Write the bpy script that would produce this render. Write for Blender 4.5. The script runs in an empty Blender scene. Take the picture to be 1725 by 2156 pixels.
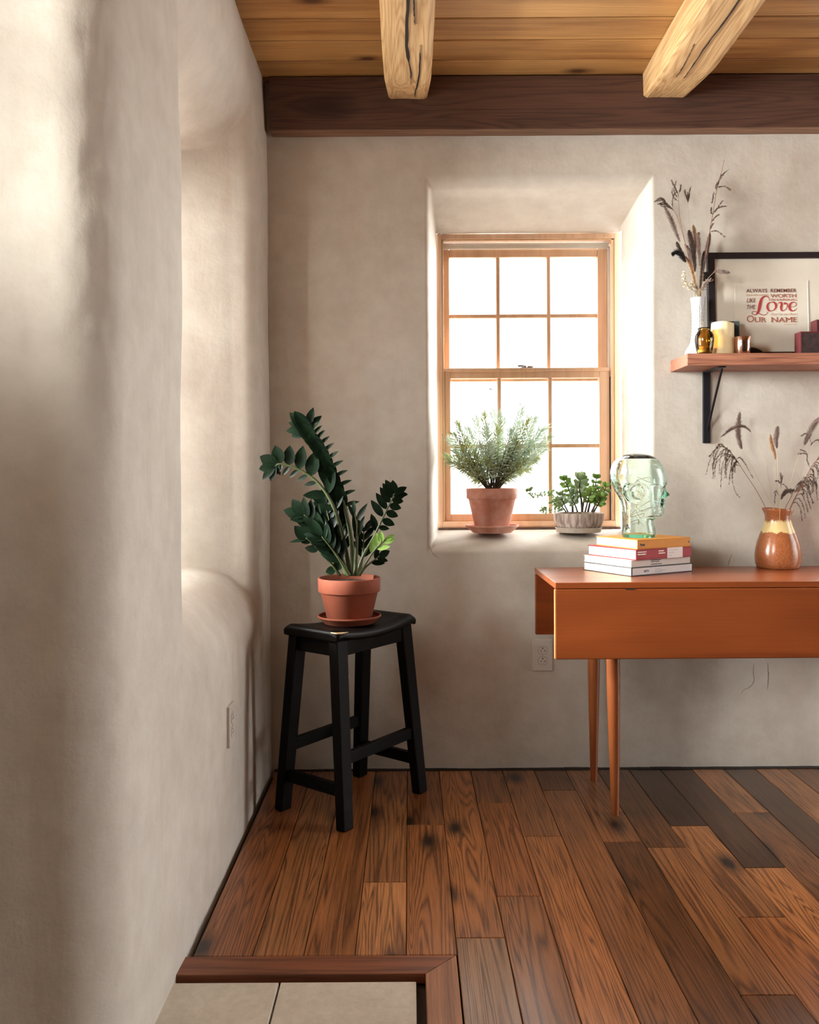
import bpy, bmesh, math, random
from mathutils import Vector, Matrix, noise, geometry
C = bpy.context.scene.collection
SC = bpy.context.scene
rnd = random.Random(7)
PI = math.pi
F = 1780.0                      # focal length in pixels of the 1725x2156 frame
H = 1.09                        # eye height
TILT = math.radians(0.8); ROLL = math.radians(0.35); SH = 53.0
# ---------------- camera ----------------
cd = bpy.data.cameras.new('camera'); cam = bpy.data.objects.new('camera', cd); C.objects.link(cam)
cd.sensor_fit = 'AUTO'; cd.sensor_width = 36.0; cd.lens = F/2156*36; cd.shift_y = -SH/2156
cd.clip_start = 0.05
cam.matrix_world = Matrix.Translation((0, 0, H)) @ Matrix.Rotation(PI/2-TILT, 4, 'X') @ Matrix.Rotation(-ROLL, 4, 'Z')
SC.camera = cam
# ---------------- daylight ----------------
SC.view_settings.view_transform = 'Standard'; SC.view_settings.look = 'None'
SC.view_settings.gamma = 1; SC.view_settings.use_curve_mapping = False
SC.view_settings.exposure = 0.0
SC.cycles.use_denoising = True; SC.cycles.max_bounces = 10
w = bpy.data.worlds.new('world'); SC.world = w; w.use_nodes = True
nt = w.node_tree; nt.nodes.clear()
wo = nt.nodes.new('ShaderNodeOutputWorld'); bgn = nt.nodes.new('ShaderNodeBackground')
tcw = nt.nodes.new('ShaderNodeTexCoord'); sx = nt.nodes.new('ShaderNodeSeparateXYZ'); rw = nt.nodes.new('ShaderNodeValToRGB')
nt.links.new(tcw.outputs['Generated'], sx.inputs[0]); nt.links.new(sx.outputs['Z'], rw.inputs[0])
rw.color_ramp.elements[0].position = 0.0; rw.color_ramp.elements[0].color = (0.42, 0.42, 0.41, 1)
rw.color_ramp.elements[1].position = 0.12; rw.color_ramp.elements[1].color = (1, 0.99, 0.98, 1)
nt.links.new(rw.outputs[0], bgn.inputs[0]); nt.links.new(bgn.outputs[0], wo.inputs[0])
SKY = 9.0
bgn.inputs[1].default_value = SKY
# bright hazy daylight outside each window, as large soft sources out of doors
def daylight(name, loc, aim, size, power, col=(1, .985, .96), spread=180):
    l = bpy.data.lights.new(name, 'AREA'); l.shape = 'RECTANGLE'; l.size, l.size_y = size; l.energy = power; l.color = col; l.spread = math.radians(spread)
    o = bpy.data.objects.new(name, l); C.objects.link(o); o.location = loc
    o.rotation_euler = (Vector(aim)-Vector(loc)).to_track_quat('-Z', 'Y').to_euler(); return o
daylight('far_niche_sky', (-3.2, 2.15, 1.85), (-.75, 2.55, 1.4), (.9, .8), 840, (1, .985, .955))
daylight('far_niche_low', (-3.2, 2.15, 1.25), (-.75, 2.55, 1.4), (.9, .6), 300, (1, .985, .955))
daylight('far_niche_wide', (-1.75, 2.36, 1.75), (-.5, 2.36, 1.4), (1.1, 1.3), 45, (1, .97, .92))
daylight('near_recess_sky', (-2.1, -.6, 1.95), (-.85, .65, 1.75), (1.1, 1.0), 370, (1, .98, .93))
daylight('near_recess_wide', (-1.8, .7, 1.95), (-.85, .7, 1.75), (1.0, 1.0), 60, (1, .98, .93))
daylight('back_window_oblique', (1.9, 4.6, 1.7), (.3, 3.2, 1.3), (1.4, 1.4), 230, (1, 1, 1))
daylight('added_window_light', (3.2, 4.9, 1.7), (1.9, 3.2, 1.3), (1.6, 1.4), 60, (1, .99, .97))  # lamp outside the added second back window, brightens the left wall
daylight('added_door_light', (4.4, 2.7, 1.2), (2.9, 2.3, 1.0), (1.2, 2.0), 120, (.97, .98, 1))  # lamp outside the added door, brightens the lower left wall
def portal(loc, rot, sx_, sy_):
    l = bpy.data.lights.new('window_portal', 'AREA'); l.shape = 'RECTANGLE'; l.size = sx_; l.size_y = sy_
    l.cycles.is_portal = True
    o = bpy.data.objects.new('window_portal', l); C.objects.link(o); o.location = loc; o.rotation_euler = rot
portal((0.48, 3.52, 1.465), (-PI/2, 0, 0), 0.80, 1.25)          # back window, shines towards -Y
portal((-1.06, 2.35, 1.48), (0, -PI/2, 0), 1.25, 0.75)          # far niche in the left wall
portal((-1.11, 0.68, 1.87), (0, -PI/2, 0), 0.96, 0.78)          # near recess in the left wall
portal((3.05, 2.3, 1.08), (0, PI/2, 0), 2.1, .9)          # added glazed door, unseen in the right wall
portal((2.01, 3.52, 1.465), (-PI/2, 0, 0), 0.80, 1.25)          # added second back window, unseen to the right of the frame


# ---------------- helpers ----------------
def at(px, py, Y):
    dx, dy = px-862.5, py-1078.0
    x0 = dx*math.cos(ROLL)-dy*math.sin(ROLL); y0 = dx*math.sin(ROLL)+dy*math.cos(ROLL)+SH
    d = Vector((0, math.cos(TILT), -math.sin(TILT))) + Vector((1, 0, 0))*(x0/F) - Vector((0, math.sin(TILT), math.cos(TILT)))*(y0/F)
    return Vector((0, 0, H)) + d*(Y/d.y)
def empty(name, loc, rz=0, label=None, cat=None, group=None, kind=None):
    o = bpy.data.objects.new(name, None); C.objects.link(o); o.location = loc; o.rotation_euler = (0, 0, rz)
    o.empty_display_size = 0.05
    return tag(o, label, cat, group, kind)
def tag(o, label=None, cat=None, group=None, kind=None):
    if label: o['label'] = label
    if cat: o['category'] = cat
    if group: o['group'] = group
    if kind: o['kind'] = kind
    return o
def mesh(name, verts, faces, mat=None, parent=None, smooth=False, uvs=None):
    me = bpy.data.meshes.new(name); me.from_pydata([tuple(v) for v in verts], [], faces); me.update()
    if mat: me.materials.append(mat)
    if smooth: me.polygons.foreach_set('use_smooth', [True]*len(me.polygons))
    o = bpy.data.objects.new(name, me); C.objects.link(o)
    if parent: o.parent = parent
    return o
class MB:
    def __init__(s): s.v = []; s.f = []
    def add(s, vs, fs):
        n = len(s.v); s.v += [Vector(v) for v in vs]; s.f += [tuple(i+n for i in f) for f in fs]
    def box(s, a, b, M=None):
        x0, y0, z0 = a; x1, y1, z1 = b
        vs = [Vector(p) for p in ((x0,y0,z0),(x1,y0,z0),(x1,y1,z0),(x0,y1,z0),(x0,y0,z1),(x1,y0,z1),(x1,y1,z1),(x0,y1,z1))]
        if M: vs = [M @ v for v in vs]
        s.add(vs, [(0,3,2,1),(4,5,6,7),(0,1,5,4),(1,2,6,5),(2,3,7,6),(3,0,4,7)])
    def beam(s, p0, p1, w0, d0, xdir, w1=None, d1=None):
        p0, p1 = Vector(p0), Vector(p1); ax = (p1-p0).normalized(); x = Vector(xdir); x = (x-ax*x.dot(ax)).normalized(); y = ax.cross(x)
        w1 = w1 or w0; d1 = d1 or d0; vs = []
        for p, w_, d_ in ((p0, w0, d0), (p1, w1, d1)):
            for sx_, sy_ in ((-1,-1),(1,-1),(1,1),(-1,1)): vs.append(p+x*sx_*w_/2+y*sy_*d_/2)
        s.add(vs, [(3,2,1,0),(4,5,6,7),(0,1,5,4),(1,2,6,5),(2,3,7,6),(3,0,4,7)])
    def tube(s, pts, rad, n=8, cap=True):
        pts = [Vector(p) for p in pts]; m = len(pts)
        rad = rad if isinstance(rad, (list, tuple)) else [rad]*m
        t0 = (pts[1]-pts[0]).normalized(); up = Vector((0, 0, 1)) if abs(t0.z) < .9 else Vector((1, 0, 0))
        x = (up-t0*up.dot(t0)).normalized(); vs = []; fs = []
        for i, p in enumerate(pts):
            t = ((pts[min(i+1, m-1)]-pts[max(i-1, 0)])).normalized(); x = (x-t*x.dot(t))
            x = x.normalized() if x.length > 1e-6 else t.orthogonal().normalized(); y = t.cross(x)
            for k in range(n):
                a = 2*PI*k/n; vs.append(p+(x*math.cos(a)+y*math.sin(a))*rad[i])
        for i in range(m-1):
            for k in range(n):
                a = i*n+k; b = i*n+(k+1) % n; fs.append((a, b, b+n, a+n))
        if cap: fs.append(tuple(range(n-1, -1, -1))); fs.append(tuple(range((m-1)*n, m*n)))
        s.add(vs, fs)
    def lathe(s, prof, n=48, c=(0, 0, 0), fn=None):
        c = Vector(c); vs = []; fs = []; m = len(prof)
        for i, (r, z) in enumerate(prof):
            for k in range(n):
                a = 2*PI*k/n; rr = fn(r, z, a, i) if fn else r
                vs.append(c+Vector((rr*math.cos(a), rr*math.sin(a), z)))
        for i in range(m-1):
            for k in range(n):
                a = i*n+k; b = i*n+(k+1) % n; fs.append((a, b, b+n, a+n))
        if prof[0][0] > 1e-5: fs.append(tuple(range(n-1, -1, -1)))
        if prof[-1][0] > 1e-5: fs.append(tuple(range((m-1)*n, m*n)))
        s.add(vs, fs)
    def build(s, name, mat=None, parent=None, smooth=False, bevel=0, seg=2, auto=None):
        o = mesh(name, s.v, s.f, mat, parent, smooth)
        if bevel:
            b = o.modifiers.new('bevel', 'BEVEL'); b.width = bevel; b.segments = seg; b.limit_method = 'ANGLE'; b.angle_limit = math.radians(35)
        if auto is not None:
            for e in o.data.edges: pass
            o.data.set_sharp_from_angle(angle=math.radians(auto))
        return o
def fixn(o):
    bm = bmesh.new(); bm.from_mesh(o.data); bmesh.ops.recalc_face_normals(bm, faces=bm.faces); bm.to_mesh(o.data); bm.free(); return o
def bez(pts, n=24):            # Catmull-Rom through the points
    pts = [Vector(p) for p in pts]
    if len(pts) == 2: return [pts[0].lerp(pts[1], i/n) for i in range(n+1)]
    P = [pts[0]*2-pts[1]]+pts+[pts[-1]*2-pts[-2]]; out = []; seg = len(pts)-1
    for i in range(n+1):
        u = i/n*seg; k = min(int(u), seg-1); t = u-k; a, b, c, d = P[k:k+4]
        out.append(0.5*((2*b)+(c-a)*t+(2*a-5*b+4*c-d)*t*t+(3*b-a-3*c+d)*t**3))
    return out
# ---------------- materials ----------------
def lin(r, g, b):
    f = lambda c: (c/255/12.92) if c/255 <= .04045 else ((c/255+.055)/1.055)**2.4
    return (f(r), f(g), f(b), 1)
class NT:
    def __init__(s, name):
        s.m = bpy.data.materials.new(name); s.m.use_nodes = True; s.t = s.m.node_tree; s.N = s.t.nodes; s.L = s.t.links
        s.b = s.N['Principled BSDF']; s.out = s.N['Material Output']; s.tc = s.N.new('ShaderNodeTexCoord')
    def n(s, t, **k):
        x = s.N.new(t)
        for a, b in k.items():
            if a.startswith('i_'):
                key = a[2:]; key = int(key) if key.isdigit() else key.replace('_', ' '); x.inputs[key].default_value = b
            else: setattr(x, a, b)
        return x
    def l(s, a, b): s.L.new(a, b)
    def mapping(s, scale=(1, 1, 1), src='Object', loc=(0, 0, 0), rot=(0, 0, 0)):
        m = s.n('ShaderNodeMapping'); m.inputs['Scale'].default_value = scale; m.inputs['Location'].default_value = loc; m.inputs['Rotation'].default_value = rot
        s.l(s.tc.outputs[src] if isinstance(src, str) else src, m.inputs[0]); return m.outputs[0]
    def noise(s, vec, scale, detail=4, rough=.55, dist=0):
        x = s.n('ShaderNodeTexNoise'); x.inputs['Scale'].default_value = scale; x.inputs['Detail'].default_value = detail
        x.inputs['Roughness'].default_value = rough; x.inputs['Distortion'].default_value = dist; s.l(vec, x.inputs['Vector']); return x.outputs[0]
    def ramp(s, f, stops):
        x = s.n('ShaderNodeValToRGB'); e = x.color_ramp.elements
        while len(e) < len(stops): e.new(.5)
        for i, (p, c) in enumerate(stops):
            e[i].position = p; e[i].color = c if len(c) == 4 else (*c, 1)
        s.l(f, x.inputs[0]); return x.outputs[0]
    def mix(s, fac, a, b, mode='MIX'):
        x = s.n('ShaderNodeMix', data_type='RGBA', blend_type=mode)
        for v, i in ((fac, 0), (a, 6), (b, 7)):
            if isinstance(v, (int, float, tuple)): x.inputs[i].default_value = v
            else: s.l(v, x.inputs[i])
        return x.outputs[2]
    def math(s, op, a, b=0.0):
        x = s.n('ShaderNodeMath', operation=op)
        for i, v in enumerate((a, b)):
            if isinstance(v, (int, float)): x.inputs[i].default_value = v
            else: s.l(v, x.inputs[i])
        return x.outputs[0]
    def bump(s, h, strength=.3, dist=.002):
        x = s.n('ShaderNodeBump'); x.inputs['Strength'].default_value = strength; x.inputs['Distance'].default_value = dist
        s.l(h, x.inputs['Height']); s.l(x.outputs[0], s.b.inputs['Normal'])
    def col(s, c):
        if isinstance(c, tuple): s.b.inputs['Base Color'].default_value = c
        else: s.l(c, s.b.inputs['Base Color'])
def simple(name, c, rough=.5, metal=0, var=.12, scale=30, bump=0, **k):
    n = NT(name); n.b.inputs['Roughness'].default_value = rough; n.b.inputs['Metallic'].default_value = metal
    v = n.noise(n.mapping(), scale)
    d = tuple(x*(1-var) for x in c[:3])+(1,); u = tuple(min(1, x*(1+var)) for x in c[:3])+(1,)
    n.col(n.ramp(v, [(.3, d), (.7, u)]))
    if bump: n.bump(v, bump, .002)
    for a, b in k.items(): n.b.inputs[a.replace('_', ' ')].default_value = b
    return n.m
def wood(name, light, dark, axis='X', rough=.45, grain=1.0, knots=0.0, src='Object', tone=None, bumpk=.15, rings=6.0, knotcol=None, dens=1.0, coat=0.0, st=.07):
    n = NT(name)
    sc = {'X': (st, 1, 1), 'Y': (1, st, 1), 'Z': (1, 1, st)}[axis]
    v = n.mapping(sc, src)
    big = n.noise(v, 9*dens, 2, .5, .6)                    # broad figure
    fig = n.math('FRACT', n.math('MULTIPLY', big, rings*2))
    fig = n.math('ABSOLUTE', n.math('SUBTRACT', fig, .5))
    fig = n.math('MULTIPLY', fig, 2.0)
    sc2 = {'X': (.02, 1, 1), 'Y': (1, .02, 1), 'Z': (1, 1, .02)}[axis]
    fine = n.noise(n.mapping(sc2, src), 260*dens, 3, .7)
    tn = n.noise(n.mapping(tuple(.4 if q < 1 else 1 for q in sc), src), 3.2, 3)
    c = n.mix(n.ramp(fig, [(.0, (0, 0, 0)), (.55, (.75,)*3), (1, (1,)*3)]), dark, light)
    c = n.mix(.38*grain, c, n.mix(n.ramp(fine, [(.35, (0, 0, 0)), (.62, (1, 1, 1))]), dark, light), 'MIX')
    c = n.mix(.55, c, n.ramp(tn, [(.3, (.45,)*3), (.7, (1.25,)*3)]), 'MULTIPLY')
    if knots:
        kn = {'X': (.45, 1, 1), 'Y': (1, .45, 1), 'Z': (1, 1, .45)}[axis]
        vd = n.n('ShaderNodeTexVoronoi'); vd.inputs['Scale'].default_value = knots; vd.inputs['Randomness'].default_value = 1
        if src == 'UV': vd.voronoi_dimensions = '2D'
        n.l(n.mapping(kn, src), vd.inputs['Vector'])
        kk = n.ramp(n.math('ADD', vd.outputs['Distance'], n.math('MULTIPLY', n.math('SUBTRACT', fine, .5), .04)), [(.035, (1,)*3), (.075, (.55,)*3), (.15, (0,)*3)] if src == 'UV' else [(.09, (1,)*3), (.16, (.55,)*3), (.26, (0,)*3)])
        gate = n.n('ShaderNodeSeparateColor'); n.l(vd.outputs['Color'], gate.inputs[0])
        kk = n.mix(n.math('GREATER_THAN', gate.outputs[0], .62 if src == 'UV' else .3), (0, 0, 0, 1), kk)
        c = n.mix(kk, c, knotcol or tuple(x*.25 for x in dark[:3])+(1,))
    if tone: c = n.mix(1.0, c, tone, 'MULTIPLY')
    n.col(c); n.b.inputs['Roughness'].default_value = rough
    n.bump(fine, bumpk, .001)
    if coat: n.b.inputs['Coat Weight'].default_value = coat; n.b.inputs['Coat Roughness'].default_value = .15
    return n
M = {}
def plaster():
    n = NT('lime_plaster'); v = n.mapping()
    a = n.noise(v, 1.6, 4, .6, .3); b = n.noise(v, 14, 5, .6); c = n.noise(v, 120, 3, .6); st = n.noise(n.mapping((1, 1, .12)), 9, 4, .65)
    col = n.ramp(a, [(.3, lin(186, 178, 169)), (.7, lin(206, 199, 190))])
    col = n.mix(.35, col, n.ramp(b, [(.3, lin(178, 167, 155)), (.65, lin(208, 201, 192))]))
    col = n.mix(n.math('MULTIPLY', n.ramp(st, [(.60, (0,)*3), (.78, (1,)*3)]), .25), col, lin(170, 140, 112))
    n.col(col); n.b.inputs['Roughness'].default_value = .82; n.b.inputs['Specular IOR Level'].default_value = .25
    # trowel marks and a few fine cracks
    vo = n.n('ShaderNodeTexVoronoi', feature='DISTANCE_TO_EDGE'); vo.inputs['Scale'].default_value = 2.1
    wv = n.mix(.35, v, n.n('ShaderNodeTexNoise', i_Scale=5.0).outputs[1], 'ADD'); n.l(wv, vo.inputs['Vector'])
    crack = n.math('MULTIPLY', n.math('LESS_THAN', vo.outputs['Distance'], .004), n.ramp(n.noise(v, 3.1, 2), [(.56, (0,)*3), (.62, (1,)*3)]))
    h = n.math('ADD', n.math('MULTIPLY', b, 1.0), n.math('MULTIPLY', c, .06)); h = n.math('ADD', h, n.math('MULTIPLY', st, .5)); h = n.math('SUBTRACT', h, n.math('MULTIPLY', crack, .5))
    n.bump(h, .55, .006)
    return n.m
M['plaster'] = plaster()
# ================= THE ROOM =================
XL, YB, ZC = -0.515, 3.12, 2.53
def profile(s, a, b, w_, D):
    if s <= 0: return 0.0
    if s < b: return a*(1-math.sqrt(max(0, 1-(s/b)**2)))
    return a+(s-b)*(D-a)/max(1e-4, (w_-b))
def coords(lo, hi, coarse, fines):
    out = [lo]; x = lo
    while x < hi-1e-6:
        st = coarse
        for a, b, q in fines:
            if a-1e-6 <= x < b: st = min(st, q)
        nx = x+st
        for a, b, q in fines:
            if x < a-1e-6 < nx-1e-6: nx = a
            if x < b-1e-6 < nx-1e-6: nx = b
        nx = min(nx, hi); out.append(nx); x = nx
    return out
def n2(u, v, s, seed=0): return noise.noise(Vector((u*s, v*s, seed)))
def hfield(name, us, vs, depth, place, mat, hole):
    verts = []; idx = {}; dep = {}
    for i, u in enumerate(us):
        for j, v in enumerate(vs):
            d = depth(u, v); dep[i, j] = d; idx[i, j] = len(verts); verts.append(place(u, v, d))
    faces = []
    for i in range(len(us)-1):
        for j in range(len(vs)-1):
            uc, vc = (us[i]+us[i+1])/2, (vs[j]+vs[j+1])/2
            if any(a < uc < b and c < vc < d for a, b, c, d in hole): continue
            faces.append((idx[i, j], idx[i+1, j], idx[i+1, j+1], idx[i, j+1]))
    o = mesh(name, verts, faces, mat, None, True); tag(o, kind='structure')
    return o
# --- back wall, with the splayed niche of window_1
BW = dict(l=.062, r=.905, t=2.19, b=.80, D=.30)
def back_depth(x, z):
    if x > 1.52: x -= 1.53          # the added, unseen second window sits in a niche of the same shape
    D = BW['D']
    d = min(D, profile(x-BW['l'], .06, .022, .055, D), profile(BW['r']-x, .05, .022, .065, D),
            profile(BW['t']-z, .08, .05, .14, D), profile(z-BW['b'], .13, .045, .075, D))
    und = .005*n2(x, z, 2.2, 3)+.0025*n2(x, z, 7, 5)
    # bulges beside the niche, where hand-laid plaster swells
    return d - und
H1 = (.116, .848, .868, 2.056); H1b = (.116+1.53, .848+1.53, .868, 2.056)
xs = coords(-1.1, 2.92, .035, [(.03, .15, .004), (.80, .94, .004), (.15, .80, .02), (1.56, 1.68, .006), (2.33, 2.47, .006)])
zs = coords(-.03, 2.62, .035, [(.78, .90, .004), (2.02, 2.22, .006), (.90, 2.02, .02)])
hfield('wall_back', xs, zs, back_depth, lambda x, z, d: (x, YB+d, z), M['plaster'], [H1, H1b])
# --- left wall: a deep rounded niche (window_2) and a full-height recess nearer by (window_3)
LD = .44
def left_depth(y, z):
    D = LD
    nich = min(D, profile(2.90-y, .07, .06, .21, D), profile(y-1.915, .05, .03, .10, D),
               profile(2.43-z, .26, .27, .33, D), profile(z-.60, .26, .20, .28, D))
    rec = min(.48, profile(1.535-y, .10, .12, .27, .48), profile(y-.15, .05, .05, .15, .48))
    d = max(nich, rec)
    if 1.34 < y < 1.56: d += .0055*n2(y, z*.45, 38, 7)*math.exp(-((y-1.45)/.05)**2)*max(0, min(1, (z-1.0)*2))
    und = .007*n2(y, z, 1.5, 9)+.003*n2(y, z, 6, 2)
    # swelling towards the far corner and the top
    return d - und + .012*max(0, z-2.0) 
H2 = (2.03, 2.69, .885, 2.095); H3 = (.32, 1.04, 1.46, 2.33)
ys = coords(-4.0, 3.2, .04, [(1.88, 2.05, .005), (2.66, 2.95, .006), (1.25, 1.58, .007), (.1, .35, .01), (2.0, 2.66, .02)])
zl = coords(-.04, 2.62, .04, [(.58, .90, .008), (2.08, 2.45, .008), (.9, 1.3, .02), (1.3, 2.08, .012)])
hfield('wall_left', ys, zl, left_depth, lambda y, z, d: (XL-d, y, z), M['plaster'], [H2, H3])
# --- the other two walls, behind and to the right of the camera
def slab_wall(name, place, u0, u1, hole):
    us = coords(u0, u1, .1, [(hole[0], hole[1], .08)]); vs = coords(-.04, 2.62, .1, [(hole[2], hole[3], .08)])
    hfield(name, us, vs, lambda u, v: -.004*n2(u, v, 2, 4), place, M['plaster'], [hole])
    mb = MB()   # the thickness of the opening
    a, b, c, d = hole
    for (p, q) in (((a, c), (b, c)), ((b, c), (b, d)), ((b, d), (a, d)), ((a, d), (a, c))):
        mb.add([place(*p, 0), place(*q, 0), place(*q, .25), place(*p, .25)], [(0, 1, 2, 3)])
    return mb.build(name.replace('wall', 'trim'), M['plaster'])
mpan = wood('low_bounce_panelling', lin(112, 84, 62), lin(84, 60, 44), 'Z', .6, 1, 0).m  # for the unseen walls, coloured dark to cut bounce light in the room
mb = MB()
HD = (1.86, 2.73, 0.0, 2.12)
for k in range(66):
    y0, y1 = -4.0+k*.11, -3.892+k*.11
    if y1 > HD[0] and y0 < HD[1]: mb.box((2.90, y0, HD[3]), (2.93, y1, 2.62))
    else: mb.box((2.90, y0, -.04), (2.93, y1, 2.62))
o = mb.build('wall_right', mpan, bevel=.003); tag(o, kind='structure')

mb = MB()
for k in range(52): mb.box((-1.1+k*.11, -3.95, -.04), (-.992+k*.11, -3.92, 2.62))
o = mb.build('wall_front', mpan, bevel=.003); tag(o, kind='structure')

# --- ceiling boards
M['ceil'] = None
def board_mat(name, light, dark, rough, kscale, attr=True, seed=0, axis='X', knotcol=None, rings=6, bumpk=.2, dens=1.0, spec=.5, coat=0, st=.07):
    n = wood(name, light, dark, axis, rough, 1.0, kscale, 'UV', bumpk=bumpk, rings=rings, knotcol=knotcol, dens=dens, st=st)
    a = n.n('ShaderNodeAttribute', attribute_name='tone'); src = n.b.inputs['Base Color'].links[0].from_socket
    n.col(n.mix(1.0, src, a.outputs['Color'], 'MULTIPLY')); n.b.inputs['Specular IOR Level'].default_value = spec
    if coat: n.b.inputs['Coat Weight'].default_value = coat; n.b.inputs['Coat Roughness'].default_value = .22
    return n.m
def boards(name, lst, z0, z1, mat, axis, parent=None, bev=.0015, gap=.0009):
    # lst: (x0,x1,y0,y1,(r,g,b)) laid as separate bevelled boards in one mesh, each with its own grain offset
    bm = bmesh.new(); uvl = bm.loops.layers.uv.new('UVMap'); cl = bm.loops.layers.float_color.new('tone')
    for x0, x1, y0, y1, c in lst:
        g = gap; ox, oy = rnd.uniform(0, 50), rnd.uniform(0, 50)
        q = [bm.verts.new(p) for p in ((x0+g,y0+g,z0),(x1-g,y0+g,z0),(x1-g,y1-g,z0),(x0+g,y1-g,z0),(x0+g,y0+g,z1),(x1-g,y0+g,z1),(x1-g,y1-g,z1),(x0+g,y1-g,z1))]
        for f in ((0,3,2,1),(4,5,6,7),(0,1,5,4),(1,2,6,5),(2,3,7,6),(3,0,4,7)):
            fa = bm.faces.new([q[i] for i in f])
            for lp in fa.loops:
                co = lp.vert.co; lp[uvl].uv = (co.x+ox+co.z*.3, co.y+oy+co.z*.3); lp[cl] = (*c, 1)
    me = bpy.data.meshes.new(name); bm.to_mesh(me); bm.free(); me.materials.append(mat)
    o = bpy.data.objects.new(name, me); C.objects.link(o)
    if parent: o.parent = parent
    b = o.modifiers.new('bevel', 'BEVEL'); b.width = bev; b.segments = 1; b.limit_method = 'ANGLE'
    return o
mc = board_mat('pine_boards', lin(212, 164, 104), lin(150, 98, 50), .55, 4.6, axis='X', knotcol=lin(88, 50, 26), rings=1.6, dens=.7)
lst = []
y = 2.960+.135*2
k = 0
while y > -4.0:
    c = rnd.uniform(.82, 1.08); wd = .135
    if k % 3 == 1: lst += [(-1.0, 3.0, y-wd, y, (c, c*.98, c*.94))]
    else:
        j = rnd.uniform(.9, 3.0) ; c2 = rnd.uniform(.8, 1.08)
        lst += [(-1.0, j, y-wd, y, (c, c*.99, c*.95)), (j, 3.0, y-wd, y, (c2, c2*.98, c2*.93))]
    y -= wd; k += 1
o = boards('ceiling', lst, ZC, ZC+.03, mc, 'X', bev=.003, gap=.0032); tag(o, kind='structure')
mb = MB(); mb.box((-1.1, -4.0, ZC+.028), (3.0, 3.3, ZC+.06)); o = mb.build('ceiling.001', simple('dark_gap', lin(40, 24, 14), .9)); tag(o, kind='structure')

# --- floor boards
mf = board_mat('oak_floor_boards', lin(176, 118, 70), lin(60, 32, 17), .33, 3.6, axis='Y', knotcol=lin(34, 20, 14), rings=9, bumpk=.5, dens=1.7, spec=.35, coat=.45, st=.038)
W = .1165; X0 = -.0142
lst = []
YT = 1.905                                  # where the boards stop at the stone slab's border
tones = {'lt': (1.45, 1.5, 1.6), 'gr': (.95, 1.15, 1.6), 'dk': (.40, .36, .35), 'dd': (.17, .15, .15), 'rd': (.95, .78, .68), 'md': (1, .97, .95), 'og': (1.12, 1.0, .9), 'br': (.8, .74, .72)}  # dd: dark boards with the shade near the back wall painted into their tone
def rt():
    b = rnd.choice([.25, .4, .6, .8, .9, 1.0]); return (b, b*rnd.uniform(.88, 1.0), b*rnd.uniform(.84, 1.0))
joints = {  # board index from X0: list of (y_joint) with tones from the wall outwards
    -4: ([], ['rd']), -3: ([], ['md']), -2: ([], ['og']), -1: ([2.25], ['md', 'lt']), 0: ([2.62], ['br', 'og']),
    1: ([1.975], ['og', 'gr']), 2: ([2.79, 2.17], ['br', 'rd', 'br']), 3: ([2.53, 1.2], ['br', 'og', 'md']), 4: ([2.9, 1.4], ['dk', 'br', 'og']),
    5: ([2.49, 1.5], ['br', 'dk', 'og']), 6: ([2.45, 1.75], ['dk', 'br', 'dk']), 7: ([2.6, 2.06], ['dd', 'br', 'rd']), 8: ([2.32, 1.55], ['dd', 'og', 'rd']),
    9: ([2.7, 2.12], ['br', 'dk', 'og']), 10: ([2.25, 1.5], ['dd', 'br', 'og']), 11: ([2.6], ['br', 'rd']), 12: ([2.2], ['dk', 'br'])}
for i in range(-4, 39):
    x0 = X0+i*W; x1 = x0+W
    if i == -4: x0 = XL+.016
    end = YT if x1 < .13 and i < 1 else -3.95
    js, tn = joints.get(i, ([3.0-rnd.uniform(.1, .9)], None))
    js = list(js); last = js[-1] if js else 3.13
    while tn is None and last-1.0 > end or (tn and i > 0 and last-1.1 > end): last -= rnd.uniform(.7, 1.1); js.append(last)
    js = [j for j in js if j > end+.05]
    ed = [3.13]+js+[end]
    for q in range(len(ed)-1):
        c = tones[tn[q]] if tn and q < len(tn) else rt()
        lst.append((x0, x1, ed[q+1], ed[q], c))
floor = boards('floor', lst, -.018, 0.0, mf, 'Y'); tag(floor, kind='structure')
# ragged dark seam where the plaster meets the boards
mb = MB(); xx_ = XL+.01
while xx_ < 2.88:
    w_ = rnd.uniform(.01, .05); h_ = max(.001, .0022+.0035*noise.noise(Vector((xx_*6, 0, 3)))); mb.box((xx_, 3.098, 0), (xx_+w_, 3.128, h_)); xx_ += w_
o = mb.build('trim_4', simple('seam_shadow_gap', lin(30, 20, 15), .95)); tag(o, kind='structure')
# stone slab, its border and the dark sub-floor
MITX = .099
ms = NT('limestone'); v = ms.mapping(); a = ms.noise(v, 5, 5, .6); b = ms.noise(v, 60, 4, .6)
ms.col(ms.mix(.4, ms.ramp(a, [(.3, lin(190, 180, 164)), (.7, lin(214, 206, 192))]), ms.ramp(b, [(.3, lin(182, 170, 154)), (.7, lin(218, 210, 196))])))
ms.b.inputs['Roughness'].default_value = .6; ms.bump(b, .25, .002)
mb = MB()
for (x0, x1) in ((-.90, -.290), (-.286, .008)):
    for (y0, y1) in ((1.2, 1.818), (.58, 1.196), (-.04, .576)): mb.box((x0, y0, -.03), (x1, y1, -.008))
o = mb.build('floor.001', ms.m, bevel=.002); tag(o, kind='structure')
mb = MB(); mb.box((-1.2, -4.0, -.08), (3.0, 3.3, -.03)); o = mb.build('floor.002', simple('dark_subfloor', lin(58, 44, 34), .9)); tag(o, kind='structure')
mbd = wood('oak_border', lin(150, 88, 56), lin(88, 46, 30), 'X', .4, 1.2, 0, 'Object', bumpk=.3, rings=5).m
mbd2 = wood('oak_border_side', lin(182, 124, 86), lin(110, 66, 42), 'Y', .4, 1.2, 0, 'Object', bumpk=.3, rings=5).m
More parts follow.
